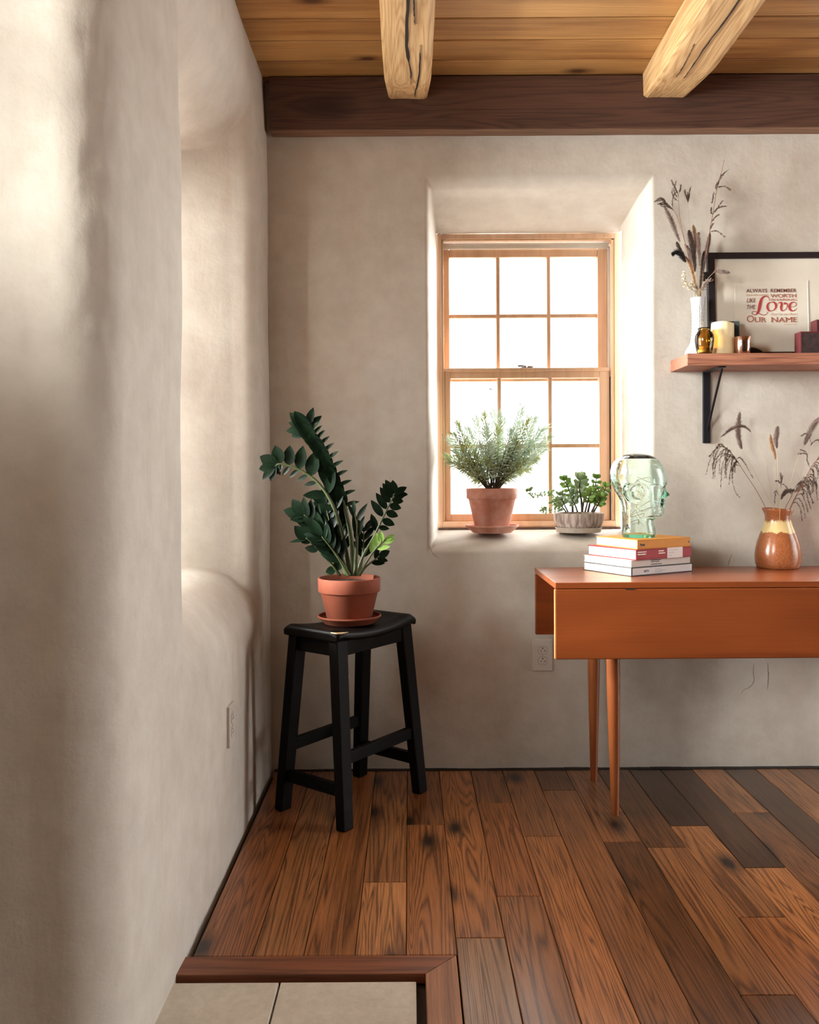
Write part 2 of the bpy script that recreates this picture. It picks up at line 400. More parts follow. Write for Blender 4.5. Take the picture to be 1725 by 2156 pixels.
def prism(name, poly, z0, z1, mat, bev=.002):
    n = len(poly); vs = [(x, y, z0) for x, y in poly]+[(x, y, z1) for x, y in poly]
    fs = [tuple(range(n-1, -1, -1)), tuple(range(n, 2*n))]+[(i, (i+1) % n, n+(i+1) % n, n+i) for i in range(n)]
    o = mesh(name, vs, fs, mat); b = o.modifiers.new('bevel', 'BEVEL'); b.width = bev; b.segments = 2; b.limit_method = 'ANGLE'
    return tag(o, kind='structure')
prism('trim_1', [(XL-.02, 1.832), (.028, 1.832), (MITX, 1.903), (XL-.02, 1.903)], -.022, .001, mbd)
prism('trim_2', [(.0285, 1.8315), (.0285, -.2), (.0995, -.2), (.0995, 1.9025)], -.022, .001, mbd2)
# --- timber: wall plate beam and two rough joists
def timber_mat(name, light, dark, axis, knots=3.0, cracks=True, kc=None, rings=9):
    n = wood(name, light, dark, axis, .65, 1.2, knots, 'Object', bumpk=.5, rings=rings, knotcol=kc)
    return n.m
mbeam = timber_mat('dark_stained_fir', lin(98, 66, 52), lin(62, 38, 32), 'X', 3.6, kc=lin(30, 18, 16))
mb = MB(); mb.box((XL+.018, 3.062, 2.334), (2.9, 3.30, ZC-.004))
o = mb.build('ceiling_beam', mbeam, bevel=.004)
ub = MB(); ub.box((XL+.022, 3.064, 2.3325), (2.89, 3.14, 2.3345)); ub = ub.build('underside', wood('lit_underside_fir', lin(150, 112, 88), lin(104, 72, 56), 'X', .7, 1, 3.0).m, o); ub['label'] = 'underside coloured paler for light from below'  # thin strip, light from below painted into the underside's colour
tag(o, 'dark stained wooden wall beam running the length of the back wall under the ceiling', 'beam')
mjo = timber_mat('rough_pale_fir', lin(226, 190, 140), lin(176, 128, 78), 'Y', 2.8, kc=lin(110, 72, 42), rings=10)
mcr = simple('crack_dark', lin(34, 18, 10), .95)
def joist(x0, x1, label, cracks, notch=2.80):
    zb = 2.412; zt = ZC-.001; ye = 3.062
    n = 60; vs = []; fs = []; m = 12
    prof = [(0, 0, 'l')]
    # cross-section loop with chamfer-rounded corners; sampled along Y, rough hewn
    sec = []
    w_ = x1-x0
    for k in range(9): sec.append((k/8, 0))
    ys_ = [ -3.9+ (ye+3.9)*i/n for i in range(n+1)]
    ys_ = [yy for yy in ys_ if yy < 2.2]+[2.2+(ye-2.2)*i/24 for i in range(25)]
    for yy in ys_:
        t = max(0, (yy-notch)/(ye-notch)); up = .030*t
        for k in range(9):
            u = k/8; e = .006 if k in (0, 8) else 0
            wz = .003*noise.noise(Vector((u*3+x0*9, yy*2.2, 1)))
            vs.append((x0+w_*u+(.003*noise.noise(Vector((k, yy*1.7, x0))) if k in (0, 8) else 0)+(.008*t if k == 0 else (-.008*t if k == 8 else 0)), yy, zb+up+e+wz))
        vs.append((x1-.002-.004*t, yy, zt)); vs.append((x0+.002+.004*t, yy, zt))
    K = 11
    for i in range(len(ys_)-1):
        for k in range(K):
            a = i*K+k; b = i*K+(k+1) % K; fs.append((a, b, b+K, a+K))
    fs.append(tuple(range(K-1, -1, -1))); fs.append(tuple(range((len(ys_)-1)*K, len(ys_)*K)))
    o = fixn(mesh('ceiling_joist', vs, fs, mjo)); tag(o, label, 'beam', 'rough hewn pale ceiling joists')
    b = o.modifiers.new('bevel', 'BEVEL'); b.width = .003; b.segments = 1; b.limit_method = 'ANGLE'
    for pts in cracks:                     # drying cracks: slivers cut in the underside
        P = bez([Vector((a, b_, 0)) for a, b_, c_ in pts], 20); Wd = [pts[min(len(pts)-1, int(i/20*(len(pts)-1)+.5))][2] for i in range(21)]
        vv = []; ff = []
        for i, p in enumerate(P):
            t = max(0, (p.y-notch)/(ye-notch)); z = zb+.030*t-.0025; hw = Wd[i]/2+.0006*rnd.uniform(-1, 1); jx = .0012*rnd.uniform(-1, 1)
            vv += [(p.x-hw+jx, p.y, z), (p.x+hw+jx, p.y, z), (p.x+hw+jx, p.y, z+.02), (p.x-hw+jx, p.y, z+.02)]
        for i in range(20):
            for k in range(4): a = i*4+k; b_ = i*4+(k+1) % 4; ff.append((a, b_, b_+4, a+4))
        ff += [(3, 2, 1, 0), (80, 81, 82, 83)]
        fixn(mesh('drying_crack', vv, ff, mcr, o))
    return o
joist(-.076, .081, 'pale rough hewn joist straight above, split by two long cracks', [
    [(.006, 2.2, .007), (.003, 2.42, .009), (.0, 2.62, .010), (.012, 2.78, .004), (.014, 2.88, .001)],
    [(.020, 2.2, .005), (.022, 2.40, .004), (.024, 2.5, .001)],
    [(.042, 2.62, .001), (.042, 2.72, .004), (.036, 2.88, .005), (.028, 2.98, .003), (.028, 3.03, .001)]], 2.86)
joist(.842, 1.012, 'pale rough hewn joist over the shelf with one thin diagonal crack', [
    [(.93, 2.2, .002), (.93, 2.45, .004), (.925, 2.7, .003), (.93, 2.86, .001)],
    [(.885, 2.62, .001), (.895, 2.74, .002), (.90, 2.85, .001)]], 2.80)

# hairline cracks in the plaster under the table and beside the niches
for k, pts_ in enumerate(([(1588, 1396), (1586, 1415), (1588, 1432), (1580, 1446), (1568, 1452), (1560, 1462)], [(1617, 1396), (1618, 1425), (1616, 1450)], [(1541, 1166), (1536, 1180), (1533, 1192)], [(905, 1150), (912, 1166), (926, 1176)])):
    P = []
    for px, py in pts_:
        q = at(px, py, YB); P.append(Vector((q.x, YB+back_depth(q.x, q.z)-.0002, q.z)))
    P = bez(P, 24); P = [p+Vector((rnd.uniform(-1, 1)*.0012, 0, rnd.uniform(-1, 1)*.0012)) for p in P]
    mb = MB(); mb.tube(P, [.0003+.0007*math.sin(PI*i/24)*rnd.uniform(.4, 1) for i in range(25)], 5); tag(mb.build('trim_%d' % (5+k), simple('crack_shadow', lin(92, 74, 62), .95)), kind='structure')
# ================= WINDOWS =================
mw = wood('fir_window_wood', lin(236, 196, 164), lin(222, 176, 142), 'Z', .5, .8, 0, 'Object', bumpk=.1, rings=3).m
mwh = simple('white_track', lin(206, 205, 198), .5, var=.03)
mdk = simple('dark_gap_rubber', lin(42, 30, 26), .8)
def glass_pane():
    m = bpy.data.materials.new('window_glass'); m.use_nodes = True; t = m.node_tree; t.nodes.clear()
    o = t.nodes.new('ShaderNodeOutputMaterial'); mx = t.nodes.new('ShaderNodeMixShader'); a = t.nodes.new('ShaderNodeBsdfTransparent'); b = t.nodes.new('ShaderNodeBsdfGlossy')
    b.inputs['Roughness'].default_value = .02; a.inputs[0].default_value = (.96, .98, .97, 1); mx.inputs[0].default_value = .05
    t.links.new(a.outputs[0], mx.inputs[1]); t.links.new(b.outputs[0], mx.inputs[2]); t.links.new(mx.outputs[0], o.inputs[0]); return m
mg = glass_pane()
def sash(parent, name, x0, x1, z0, z1, y, st_l, st_r, top, bot, cols, rows, mun=.016, dep=.034):
    """a sash in the local XZ plane, its front face at y"""
    mb = MB(); mb.box((x0, y, z0), (x0+st_l, y+dep, z1)); mb.box((x1-st_r, y, z0), (x1, y+dep, z1))
    mb.box((x0+st_l, y, z1-top), (x1-st_r, y+dep, z1)); mb.box((x0+st_l, y, z0), (x1-st_r, y+dep, z0+bot))
    s = mb.build(name, mw, parent, bevel=.003)
    gx0, gx1, gz0, gz1 = x0+st_l, x1-st_r, z0+bot, z1-top
    m = MB()
    pw = (gx1-gx0-mun*(cols-1))/cols; ph = (gz1-gz0-mun*(rows-1))/rows
    for c in range(1, cols): xx = gx0+c*pw+(c-1)*mun; m.box((xx, y+.004, gz0), (xx+mun, y+dep-.004, gz1))
    for r in range(1, rows): zz = gz0+r*ph+(r-1)*mun; m.box((gx0, y+.006, zz), (gx1, y+dep-.006, zz+mun))
    m.build('glazing_bars', mw, s, bevel=.0035)
    g = MB(); g.box((gx0, y+dep*.5, gz0), (gx1, y+dep*.5+.003, gz1)); g.build('glass', mg, s)
    return s
def window(name, x0, x1, z0, z1, loc, rz, cols=3, rows=2, detail=True):
    """double-hung window; local +Y points outdoors, origin on the inner frame face"""
    r = empty(name, loc, rz, kind='structure')
    zm = z0+(z1-z0)*.515
    fr = MB(); jt = .022; fd = .12
    fr.box((x0, 0, z0), (x0+jt, fd, z1)); fr.box((x1-jt, 0, z0), (x1, fd, z1)); fr.box((x0+jt, 0, z1-jt), (x1-jt, fd, z1)); fr.box((x0+jt, 0, z0), (x1-jt, fd, z0+.028))
    f = fr.build('frame', mw, r, bevel=.002)
    st = MB(); st.box((x0+jt, .004, z0+.028), (x0+jt+.008, .012, z1-jt)); st.box((x1-jt-.012, .004, z0+.028), (x1-jt, .012, z1-jt)); st.box((x0+jt, .004, z1-jt-.006), (x1-jt, .012, z1-jt))
    st.build('inner_stop', wood('stop_wood', lin(226, 190, 150), lin(206, 166, 124), 'Z', .5).m, f, bevel=.0015)
    tr = MB(); tr.box((x0+jt, .045, z1-jt-.026), (x1-jt-.012, .06, z1-jt-.006)); tr.box((x0+jt, .040, z1-jt-.012), (x1-jt-.012, .045, z1-jt-.006)); tr.box((x1-jt-.014, .045, zm), (x1-jt-.006, .08, z1-jt-.02))
    tr.build('track', mwh, f)
    gp = MB(); gp.box((x0+jt, .05, z0+.03), (x0+jt+.004, .11, z1-jt)); gp.box((x1-jt-.016, .018, z0+.03), (x1-jt-.012, .09, zm)); gp.build('side_gap', mdk, f)
    a, b = x0+jt+.004, x1-jt-.014
    sash(r, 'upper_sash', a, b, zm-.012, z1-jt-.024, .062, .030, .040, .034, .030, cols, rows)
    s = sash(r, 'lower_sash', a, b-.002, z0+.028, zm+.036, .018, .030, .042, .040, .030, cols, rows)
    rl = MB(); rl.box((a, .012, zm+.022), (b-.002, .018, zm+.037)); rl.build('rail_lip', mw, s, bevel=.002)
    lk = MB(); cx = (x0+x1)/2-.005
    lk.box((cx-.022, .022, zm+.037), (cx+.022, .046, zm+.041)); lk.tube([(cx-.006, .034, zm+.041), (cx-.006, .034, zm+.049)], .009, 12); lk.beam((cx-.008, .034, zm+.047), (cx-.034, .026, zm+.046), .008, .004, (0, 0, 1)); lk.tube([(cx+.006, .036, zm+.044), (cx+.03, .034, zm+.043)], .004, 8)
    lk.build('sash_lock', simple('steel', lin(176, 176, 180), .35, .9, .02), s)
    return r
window('window_1', -.366, .372, -.59, .594, (.478, 3.405, 1.463), 0)
window('window_2', -.36, .36, -.62, .62, (-.93, 2.36, 1.49), PI/2)
window('window_3', -.37, .37, -.45, .45, (-.975, .68, 1.90), PI/2)
window('added_window_4', -.366, .372, -.59, .594, (.478+1.53, 3.405, 1.463), 0)  # unseen window, put in so its daylight reaches the left wall
# rough, dark unplastered gap below the frame of window_1
mb = MB(); mb.box((.11, 3.398, .850), (.85, 3.47, .876)); o = mb.build('trim_3', simple('rough_gap', lin(70, 52, 42), .95, var=.5, scale=60, bump=.8)); tag(o, kind='structure')
# unseen glazed door, added in the right wall to light the left wall
dr = empty('added_door_1', (2.90, 2.295, 0), -PI/2, kind='structure')
mb = MB(); mb.box((-.44, 0, 0), (-.38, .09, 2.12)); mb.box((.38, 0, 0), (.44, .09, 2.12)); mb.box((-.38, 0, 2.06), (.38, .09, 2.12)); mb.build('door_frame', mw, dr, bevel=.003)
for sg in (1,):
    a_, b_ = -.378, .378
    mb = MB(); mb.box((a_, .02, .01), (a_+.09, .06, 2.055)); mb.box((b_-.09, .02, .01), (b_, .06, 2.055)); mb.box((a_+.09, .02, 1.96), (b_-.09, .06, 2.055)); mb.box((a_+.09, .02, .01), (b_-.09, .06, .16))
    d_ = mb.build('door_leaf', mw, dr, bevel=.003); g_ = MB(); g_.box((a_+.09, .038, .16), (b_-.09, .042, 1.96)); g_.build('glass', mg, d_)
# ================= BAR STOOL =================
mst = simple('black_brown_lacquer', (.003, .002, .0017, 1), .45, var=.3, scale=8)
mst.node_tree.nodes['Principled BSDF'].inputs['Specular IOR Level'].default_value = .10
mraw = simple('bare_wood', lin(214, 184, 140), .6)
st = empty('bar_stool', (-.196, 2.822, 0), 0, 'dark brown saddle-seat wooden stool in the corner under the leafy plant', 'stool')
u = Vector((.608, .794, 0)); v = Vector((-.794, .608, 0))      # long and short seat axes
LU, LV = .41, .245
def sp(a, b, z): return u*a+v*b+Vector((0, 0, z))
# saddle seat: dished along its length, rounded at the ends
vs = []; fs = []; nu, nv = 28, 10
def seat_z(a, b):
    s_ = a/(LU/2); return .594+.022*s_*s_ - .010*max(0, (abs(s_)-.86)/.14)**2
cols = []
for i in range(nu+1):
    a = -LU/2+LU*i/nu; row = []
    zt_ = seat_z(a, 0); e = max(0, (abs(a)/(LU/2)-.90)/.10); th = .034
    for j in range(nv+1):
        b = -LV/2+LV*j/nv
        q = .012*max(0, (abs(b)/(LV/2)-.88)/.12)**2
        row.append(sp(a*(1-.0*e), b*(1-.04*e*e), zt_-q))
    for j in range(nv, -1, -1):
        b = -LV/2+LV*j/nv; row.append(sp(a*(1-.02), b*.985, zt_-th+.004*(1-e)))
    cols.append(row); vs += row
K = 2*(nv+1)
for i in range(nu):
    for k in range(K):
        a = i*K+k; b = i*K+(k+1) % K; fs.append((a, b, b+K, a+K))
fs += [tuple(range(K-1, -1, -1)), tuple(range(nu*K, nu*K+K))]
o = fixn(mesh('seat', vs, fs, mst, st, True)); o.data.set_sharp_from_angle(angle=math.radians(40))
b = o.modifiers.new('bevel', 'BEVEL'); b.width = .008; b.segments = 3; b.limit_method = 'ANGLE'; b.angle_limit = math.radians(40)
mb = MB(); mb.tube([sp(-LU/2+.002, -LV/2+.03, .6045), sp(-LU/2+.001, -LV/2+.008, .604), sp(-LU/2+.02, -LV/2+.0005, .603), sp(-LU/2+.05, -LV/2+.0003, .602)], [.001, .003, .003, .0008], 6)
mb.build('worn_edge', mraw, o, True)
tops = {}; feet = {}
for su in (-1, 1):
    for sv in (-1, 1):
        tp = sp(su*.165, sv*.088, .575); ft = sp(su*.193, sv*.136, 0)
        tops[su, sv] = tp; feet[su, sv] = ft
        mb = MB(); mb.beam(ft, tp, .046, .034, u, .052, .036); lg = mb.build('leg', mst, st, bevel=.004)
        if (su, sv) == (-1, -1):
            c = ft.lerp(tp, .80); n_ = (u*1+v*-1).normalized()
            mb = MB(); mb.tube([c+u*.0255-v*.010+Vector((0, 0, -.009)), c+u*.0262-v*.0105, c+u*.0255-v*.010+Vector((0, 0, .009))], [.002, .0055, .002], 8); mb.build('chip', mraw, lg, True)
def legp(k, z):
    f, t = feet[k], tops[k]; return f+(t-f)*(z/t.z)
mb = MB()
for sv in (-1, 1): mb.beam(sp(-.17, sv*.092, .548), sp(.17, sv*.092, .548), .022, .048, v)
for su in (-1, 1): mb.beam(sp(su*.165, -.09, .548), sp(su*.165, .09, .548), .022, .048, u)
mb.build('apron', mst, st, bevel=.002)
for sv in (-1, 1):
    mb = MB(); mb.beam(legp((-1, sv), .21), legp((1, sv), .21), .020, .038, v); mb.build('stretcher', mst, st, bevel=.002)
for su in (-1, 1):
    mb = MB(); mb.beam(legp((su, -1), .115), legp((su, 1), .115), .020, .038, u); mb.build('stretcher', mst, st, bevel=.002)

# ================= DROP-LEAF TABLE =================
mt = wood('warm_maple', lin(150, 76, 36), lin(124, 58, 26), 'X', .33, .7, 0, 'Object', bumpk=.06, rings=2.0, dens=.8, coat=.15).m
mtd = wood('warm_maple_legs', lin(152, 84, 42), lin(130, 66, 30), 'Z', .36, .6, 0, 'Object', bumpk=.05, rings=2, coat=.1).m
mte = simple('pale_edge', lin(214, 140, 84), .45)
tb = empty('drop_leaf_table', (1.15, 2.845, 0), 0, 'long orange-brown wooden drop-leaf table with tapered legs against the back wall', 'table')
TX0, TX1, TY0, TY1, TZ = .452-1.15, 1.86-1.15, 2.630-2.845, 3.062-2.845, .752
mb = MB(); mb.box((TX0, TY0, TZ-.020), (TX1, TY1, TZ)); mb.build('tabletop', mt, tb, bevel=.0025)
for yy, nm in ((TY0, 1), (TY1-.018, 2)):
    mb = MB(); mb.box((TX0, yy, .511), (TX1, yy+.018, TZ-.0212)); lf = mb.build('drop_leaf', mt, tb, bevel=.003)
    if nm == 1:
        hg = MB(); hg.box((.672-1.15, yy-.0009, TZ-.0235), (.700-1.15, yy+.004, TZ-.0205)); hg.build('hinge', mdk, lf)
        eg = MB(); eg.box((TX0-.0006, yy+.001, .513), (TX0+.0008, yy+.017, TZ-.023)); eg.build('edge_band', mte, lf)
mb = MB()
mb.box((TX0+.10, TY0+.05, .64), (TX1-.10, TY0+.07, TZ-.02)); mb.box((TX0+.10, TY1-.07, .64), (TX1-.10, TY1-.05, TZ-.02))
mb.box((TX0+.10, TY0+.07, .64), (TX0+.12, TY1-.07, TZ-.02)); mb.box((TX1-.12, TY0+.07, .64), (TX1-.10, TY1-.07, TZ-.02))
mb.build('apron', mt, tb, bevel=.002)
for (tx, ty, bx, by) in ((.648, 2.705, .652, 2.690), (.650, 2.985, .650, 2.995), (1.67, 2.705, 1.67, 2.690), (1.67, 2.985, 1.67, 2.995)):
    n_ = 14; pts = []; rr = []
    for i in range(n_+1):
        t = i/n_; pts.append(Vector((bx+(tx-bx)*t-1.15, by+(ty-by)*t-2.845, (TZ-.02)*t)))
        rr.append(.0118+(.0215-.0118)*min(1, t/.55)**.9 if t < .6 else .0215-(t-.6)*.004)
    mb = MB(); mb.tube(pts, rr, 20); mb.build('leg', mtd, tb, True, auto=40)

# ================= BOOKS =================
def text(s, size, mat, parent, M_, name='lettering', ext=.0002, shear=0, off=0, align='LEFT', sx_=1.0, spacing=1.0):
    cu = bpy.data.curves.new(name, 'FONT'); cu.body = s; cu.size = size; cu.extrude = ext; cu.shear = shear; cu.offset = off; cu.align_x = align; cu.space_character = spacing; cu.resolution_u = 3
    t_ = bpy.data.objects.new('tmp', cu); C.objects.link(t_); bpy.context.view_layer.update()
    me = bpy.data.meshes.new_from_object(t_.evaluated_get(bpy.context.evaluated_depsgraph_get())); bpy.data.objects.remove(t_)
    me.transform(M_ @ Matrix.Diagonal((sx_, 1, 1, 1))); me.materials.clear(); me.materials.append(mat); me.name = name
    o = bpy.data.objects.new(name, me); C.objects.link(o); o.parent = parent
    return o
mpg = NT('page_edges'); mpg.col(mpg.ramp(mpg.noise(mpg.mapping((.5, .5, 900)), 1.0, 2), [(.35, lin(222, 214, 200)), (.65, lin(245, 240, 228))])); mpg.b.inputs['Roughness'].default_value = .8; mpg = mpg.m
mcream = NT('page_edges_cream'); mcream.col(mcream.ramp(mcream.noise(mcream.mapping((.5, .5, 900)), 1.0, 2), [(.35, lin(226, 208, 180)), (.65, lin(240, 226, 202))])); mcream.b.inputs['Roughness'].default_value = .8; mcream = mcream.m
def dashes(parent, mat, x, z, words, h, ext=.0003):
    """a line of print too small to read: one short bar per word"""
    mb = MB()
    for w_ in words: mb.box((x, -ext, z), (x+w_, .0002, z+h)); x += w_+h*.45
    return mb.build('lettering', mat, parent)
def book(px, py, ang, L, Dp, z0, th, cover, pages, label, cth=.0025, spine=None, ncol=None):
    """near corner at (px,py); local +X runs along the spine, +Y away from it"""
    r = empty('book', (px, py, z0), math.radians(ang), label, 'book', 'books stacked under the glass head')
    mb = MB(); mb.box((0, 0, 0), (L, Dp, cth)); mb.box((0, 0, th-cth), (L, Dp, th)); mb.box((0, 0, cth), (L, cth*1.3, th-cth))
    cv = mb.build('cover', cover, r, bevel=.0008)
    mb = MB(); mb.box((.003, cth*1.3, cth), (L-.003, Dp-.003, th-cth)); mb.build('pages', pages, r)
    return r, cv
SPM = lambda x, z: Matrix.Translation((x, -.0004, z)) @ Matrix.Rotation(PI/2, 4, 'X')
mink = simple('black_ink', (.02, .02, .025, 1), .6); mwht = simple('white_ink', lin(232, 226, 220), .6); mblu = simple('blue_ink', lin(38, 48, 96), .6); mgry = simple('grey_ink', lin(120, 116, 118), .6)
mbk1 = simple('black_book_cloth', lin(38, 34, 38), .6); mbk1p = simple('pale_spine_paper', lin(206, 200, 200), .6, var=.04)
mbk2 = simple('off_white_cover', lin(204, 192, 184), .6, var=.04); mbk3 = simple('crimson_cover', lin(150, 22, 32), .6, var=.05); mbk4 = simple('ochre_cover', lin(206, 134, 32), .6, var=.05)
z = TZ
r, cv = book(.727, 2.770, 29.5, .284, .236, z, .029, mbk1, mcream, 'black-edged book with a pale grey spine, bottom of the stack on the table')
mb = MB(); mb.box((.004, -.0005, .0035), (.280, .001, .0262)); mb.build('spine_label', mbk1p, cv)
text('&EPA', .010, mblu, cv, SPM(.055, .0115), off=.0003)
for k, ww in enumerate(((.020, .006), (.008, .012, .016, .010), (.012, .018, .006))): dashes(cv, mgry, .104, .0178-.0050*k, ww, .0011, .0007)
z += .029
r, cv = book(.7275, 2.776, 29.8, .276, .232, z, .0235, mbk2, mpg, 'off-white book with dark print on its spine, second from the bottom of the stack', .002)
for zq, ww in ((.0180, (.046,)), (.0128, (.018, .019)), (.0045, (.030, .019))): dashes(cv, mink, .090, zq, ww, .0026)
z += .0235
r, cv = book(.7445, 2.776, 29.8, .258, .235, z, .035, mbk3, mpg, 'crimson book with a white band round its spine, under the yellow book', .003)
mb = MB(); mb.box((.142, -.0006, .0), (.215, .0005, .035)); mb.build('spine_band', simple('white_band', lin(224, 214, 212), .6, var=.03), cv)
for xq, zq, ww in ((.006, .0245, (.010, .010, .009, .006)), (.006, .0170, (.014, .022)), (.102, .0245, (.024,)), (.102, .0170, (.030,))): dashes(cv, mwht, xq, zq, ww, .0034)
for zq, ww in ((.0265, (.012, .020, .008)), (.0180, (.010, .014)), (.0080, (.012,))): dashes(cv, mgry, .150, zq, ww, .0009, .0009)
z += .035
r, cv = book(.752, 2.790, 27.0, .236, .212, z, .0315, mbk4, mpg, 'ochre yellow book on top of the stack, directly under the glass head', .0028)
text('Paris', .0105, mink, cv, SPM(.012, .011), off=.0005)
mb = MB(); mb.tube([(.229, -.0004, .016), (.229, .001, .016)], .003, 12); mb.build('publisher_dot', mink, cv)
z += .0315
ZB = z

# ================= GLASS HEAD =================
def head_glass(name, tint, dens):
    m = bpy.data.materials.new(name); m.use_nodes = True; t = m.node_tree; b = t.nodes['Principled BSDF']
    b.inputs['Base Color'].default_value = (1, 1, 1, 1); b.inputs['Roughness'].default_value = 0.0; b.inputs['IOR'].default_value = 1.45; b.inputs['Transmission Weight'].default_value = 1
    va = t.nodes.new('ShaderNodeVolumeAbsorption'); va.inputs[0].default_value = tint; va.inputs[1].default_value = dens
    t.links.new(va.outputs[0], t.nodes['Material Output'].inputs['Volume'])
    n_ = t.nodes.new('ShaderNodeTexNoise'); n_.inputs['Scale'].default_value = 26; n_.inputs['Detail'].default_value = 2; tc = t.nodes.new('ShaderNodeTexCoord'); t.links.new(tc.outputs['Object'], n_.inputs[0])
    bu = t.nodes.new('ShaderNodeBump'); bu.inputs['Strength'].default_value = .25; bu.inputs['Distance'].default_value = .004; t.links.new(n_.outputs[0], bu.inputs['Height']); t.links.new(bu.outputs[0], b.inputs['Normal'])
    return m
mgl = head_glass('sea_green_glass', (.35, .93, .78, 1), 24)
# outline in crop pixels (z rows; back x, front x) turned into metres, 1 px = 1/6540 m
K_ = 1/6520.0
rows = [  # y, xback, xfront, halfwidth (px)
 (152, 690, 760, 8), (160, 560, 860, 130), (180, 470, 950, 230), (215, 385, 1050, 320), (265, 300, 1135, 400), (330, 235, 1215, 460), (420, 180, 1285, 505), (520, 150, 1335, 530), (620, 142, 1365, 540),
 (720, 150, 1382, 540), (790, 165, 1388, 533), (850, 182, 1375, 525), (900, 200, 1348, 515), (950, 222, 1340, 503), (1000, 246, 1340, 490), (1060, 282, 1338, 476), (1120, 318, 1330, 462), (1180, 345, 1318, 446), (1240, 365, 1318, 432),
 (1300, 378, 1312, 418), (1360, 386, 1308, 402), (1420, 392, 1318, 385), (1480, 396, 1320, 368), (1530, 400, 1300, 350), (1565, 402, 1262, 338), (1590, 403, 1210, 330), (1605, 404, 1130, 326), (1640, 405, 1100, 322), (1700, 405, 1092, 322), (1760, 404, 1098, 326), (1830, 403, 1120, 332), (1900, 402, 1132, 338), (1990, 404, 1134, 340), (2020, 412, 1128, 334), (2038, 420, 1118, 326)]
def interp(y):
    for i in range(len(rows)-1):
        a, b = rows[i], rows[i+1]
        if a[0] <= y <= b[0]:
            t = (y-a[0])/(b[0]-a[0]); return [a[k]+(b[k]-a[k])*t for k in (1, 2, 3)]
    return list(rows[-1][1:])
XCN = 765.0
def gauss(a, s_): return math.exp(-(a/s_)**2)
def head_mesh(inset):
    ys_h = []
    y = 152.0
    while y <= 2038: ys_h.append(y); y += 5 if y < 300 else (9 if y < 1650 else 16)
    if ys_h[-1] < 2038: ys_h.append(2038)
    N = 120; vs = []; fs = []
    ring = 0
    for y in ys_h:
        if inset and (y < 235 or y > 1975): continue
        xb, xf, hw = interp(y)
        if inset:
            if y < 300: k = math.sqrt(max(.0004, 1-(1-(y-235)/65)**2))
            else: k = 1
            xb, xf, hw = xb+52, xf-56, hw-54
            cc = (xb+xf)/2; xb = cc+(xb-cc)*k; xf = cc+(xf-cc)*k; hw *= k
        xc = xb+(xf-xb)*.46
        for k in range(N):
            th = 2*PI*k/N; c_, s_ = math.cos(th), math.sin(th)     # th=0 faces front (+X)
            a = (xf-xc) if c_ > 0 else (xc-xb)
            # slightly squared face, rounder back
            ex = 2.25 if c_ > 0 else 2.0
            rr = (abs(c_)**ex/a**ex+abs(s_)**ex/hw**ex)**(-1/ex)
            X = xc+rr*c_; Yv = rr*s_
            if not inset:
                at_ = math.atan2(s_, c_)
                # nose
                nz = 118*gauss(y-1108, 72)*(1 if y < 1108 else .0)+118*gauss(y-1108, 42)*(1 if y >= 1108 else 0)
                nz += 40*gauss(y-1010, 80)
                wn = .20+.09*gauss(y-1125, 60)
                X += nz*gauss(at_, wn)*.92
                X += 46*gauss(y-1225, 26)*gauss(at_, .40)+42*gauss(y-1300, 26)*gauss(at_, .38)+12*gauss(y-1350, 20)*gauss(at_, .4)      # lips
                X -= 24*gauss(y-1262, 12)*gauss(at_, .36)
                # eye sockets and closed lids, both sides
                for sg in (-1, 1):
                    X -= 46*gauss(y-930, 66)*gauss(at_-sg*.44, .20)
                    X += 30*gauss(y-945, 34)*gauss(at_-sg*.47, .13)
                    X += 14*gauss(y-850, 26)*gauss(at_-sg*.42, .25)
                # ears: a raised C with a hollow
                for sg in (-1, 1):
                    dx_ = (X-640)/150; dy_ = (y-1040)/185; q = math.sqrt(dx_*dx_+dy_*dy_)
                    if abs(s_) > .3 and s_*sg > 0:
                        Yv += sg*(62*gauss(q-.82, .22)*(1 if dx_ < .35 else .35)+18*gauss(q, .3))
                # cheeks and jaw
                Yv *= 1-.05*gauss(y-1330, 120)*max(0, c_)
            vs.append(Vector(((X-XCN)*K_, Yv*K_, (2038-y)*K_)))
        ring += 1
    for i in range(ring-1):
        for k in range(N):
            a = i*N+k; b = i*N+(k+1) % N; fs.append((a, a+N, b+N, b) if not inset else (a, b, b+N, a+N))
    fs.append(tuple(range(N)) if not inset else tuple(range(N-1, -1, -1)))
    fs.append(tuple(range((ring-1)*N, ring*N))[::-1] if not inset else tuple(range((ring-1)*N, ring*N)))
    return vs, fs
hx, hy = .790, 2.915
v1, f1 = head_mesh(False); v2, f2 = head_mesh(True)
n1 = len(v1)
hd = mesh('glass_head', v1+v2, f1+[tuple(i+n1 for i in f) for f in f2], mgl, None, True); hd.location = (hx, hy, ZB+.0003); hd.rotation_euler = (0, 0, math.radians(-4))
tag(hd, 'clear pale green glass mannequin head in profile on top of the stacked books', 'glass head')
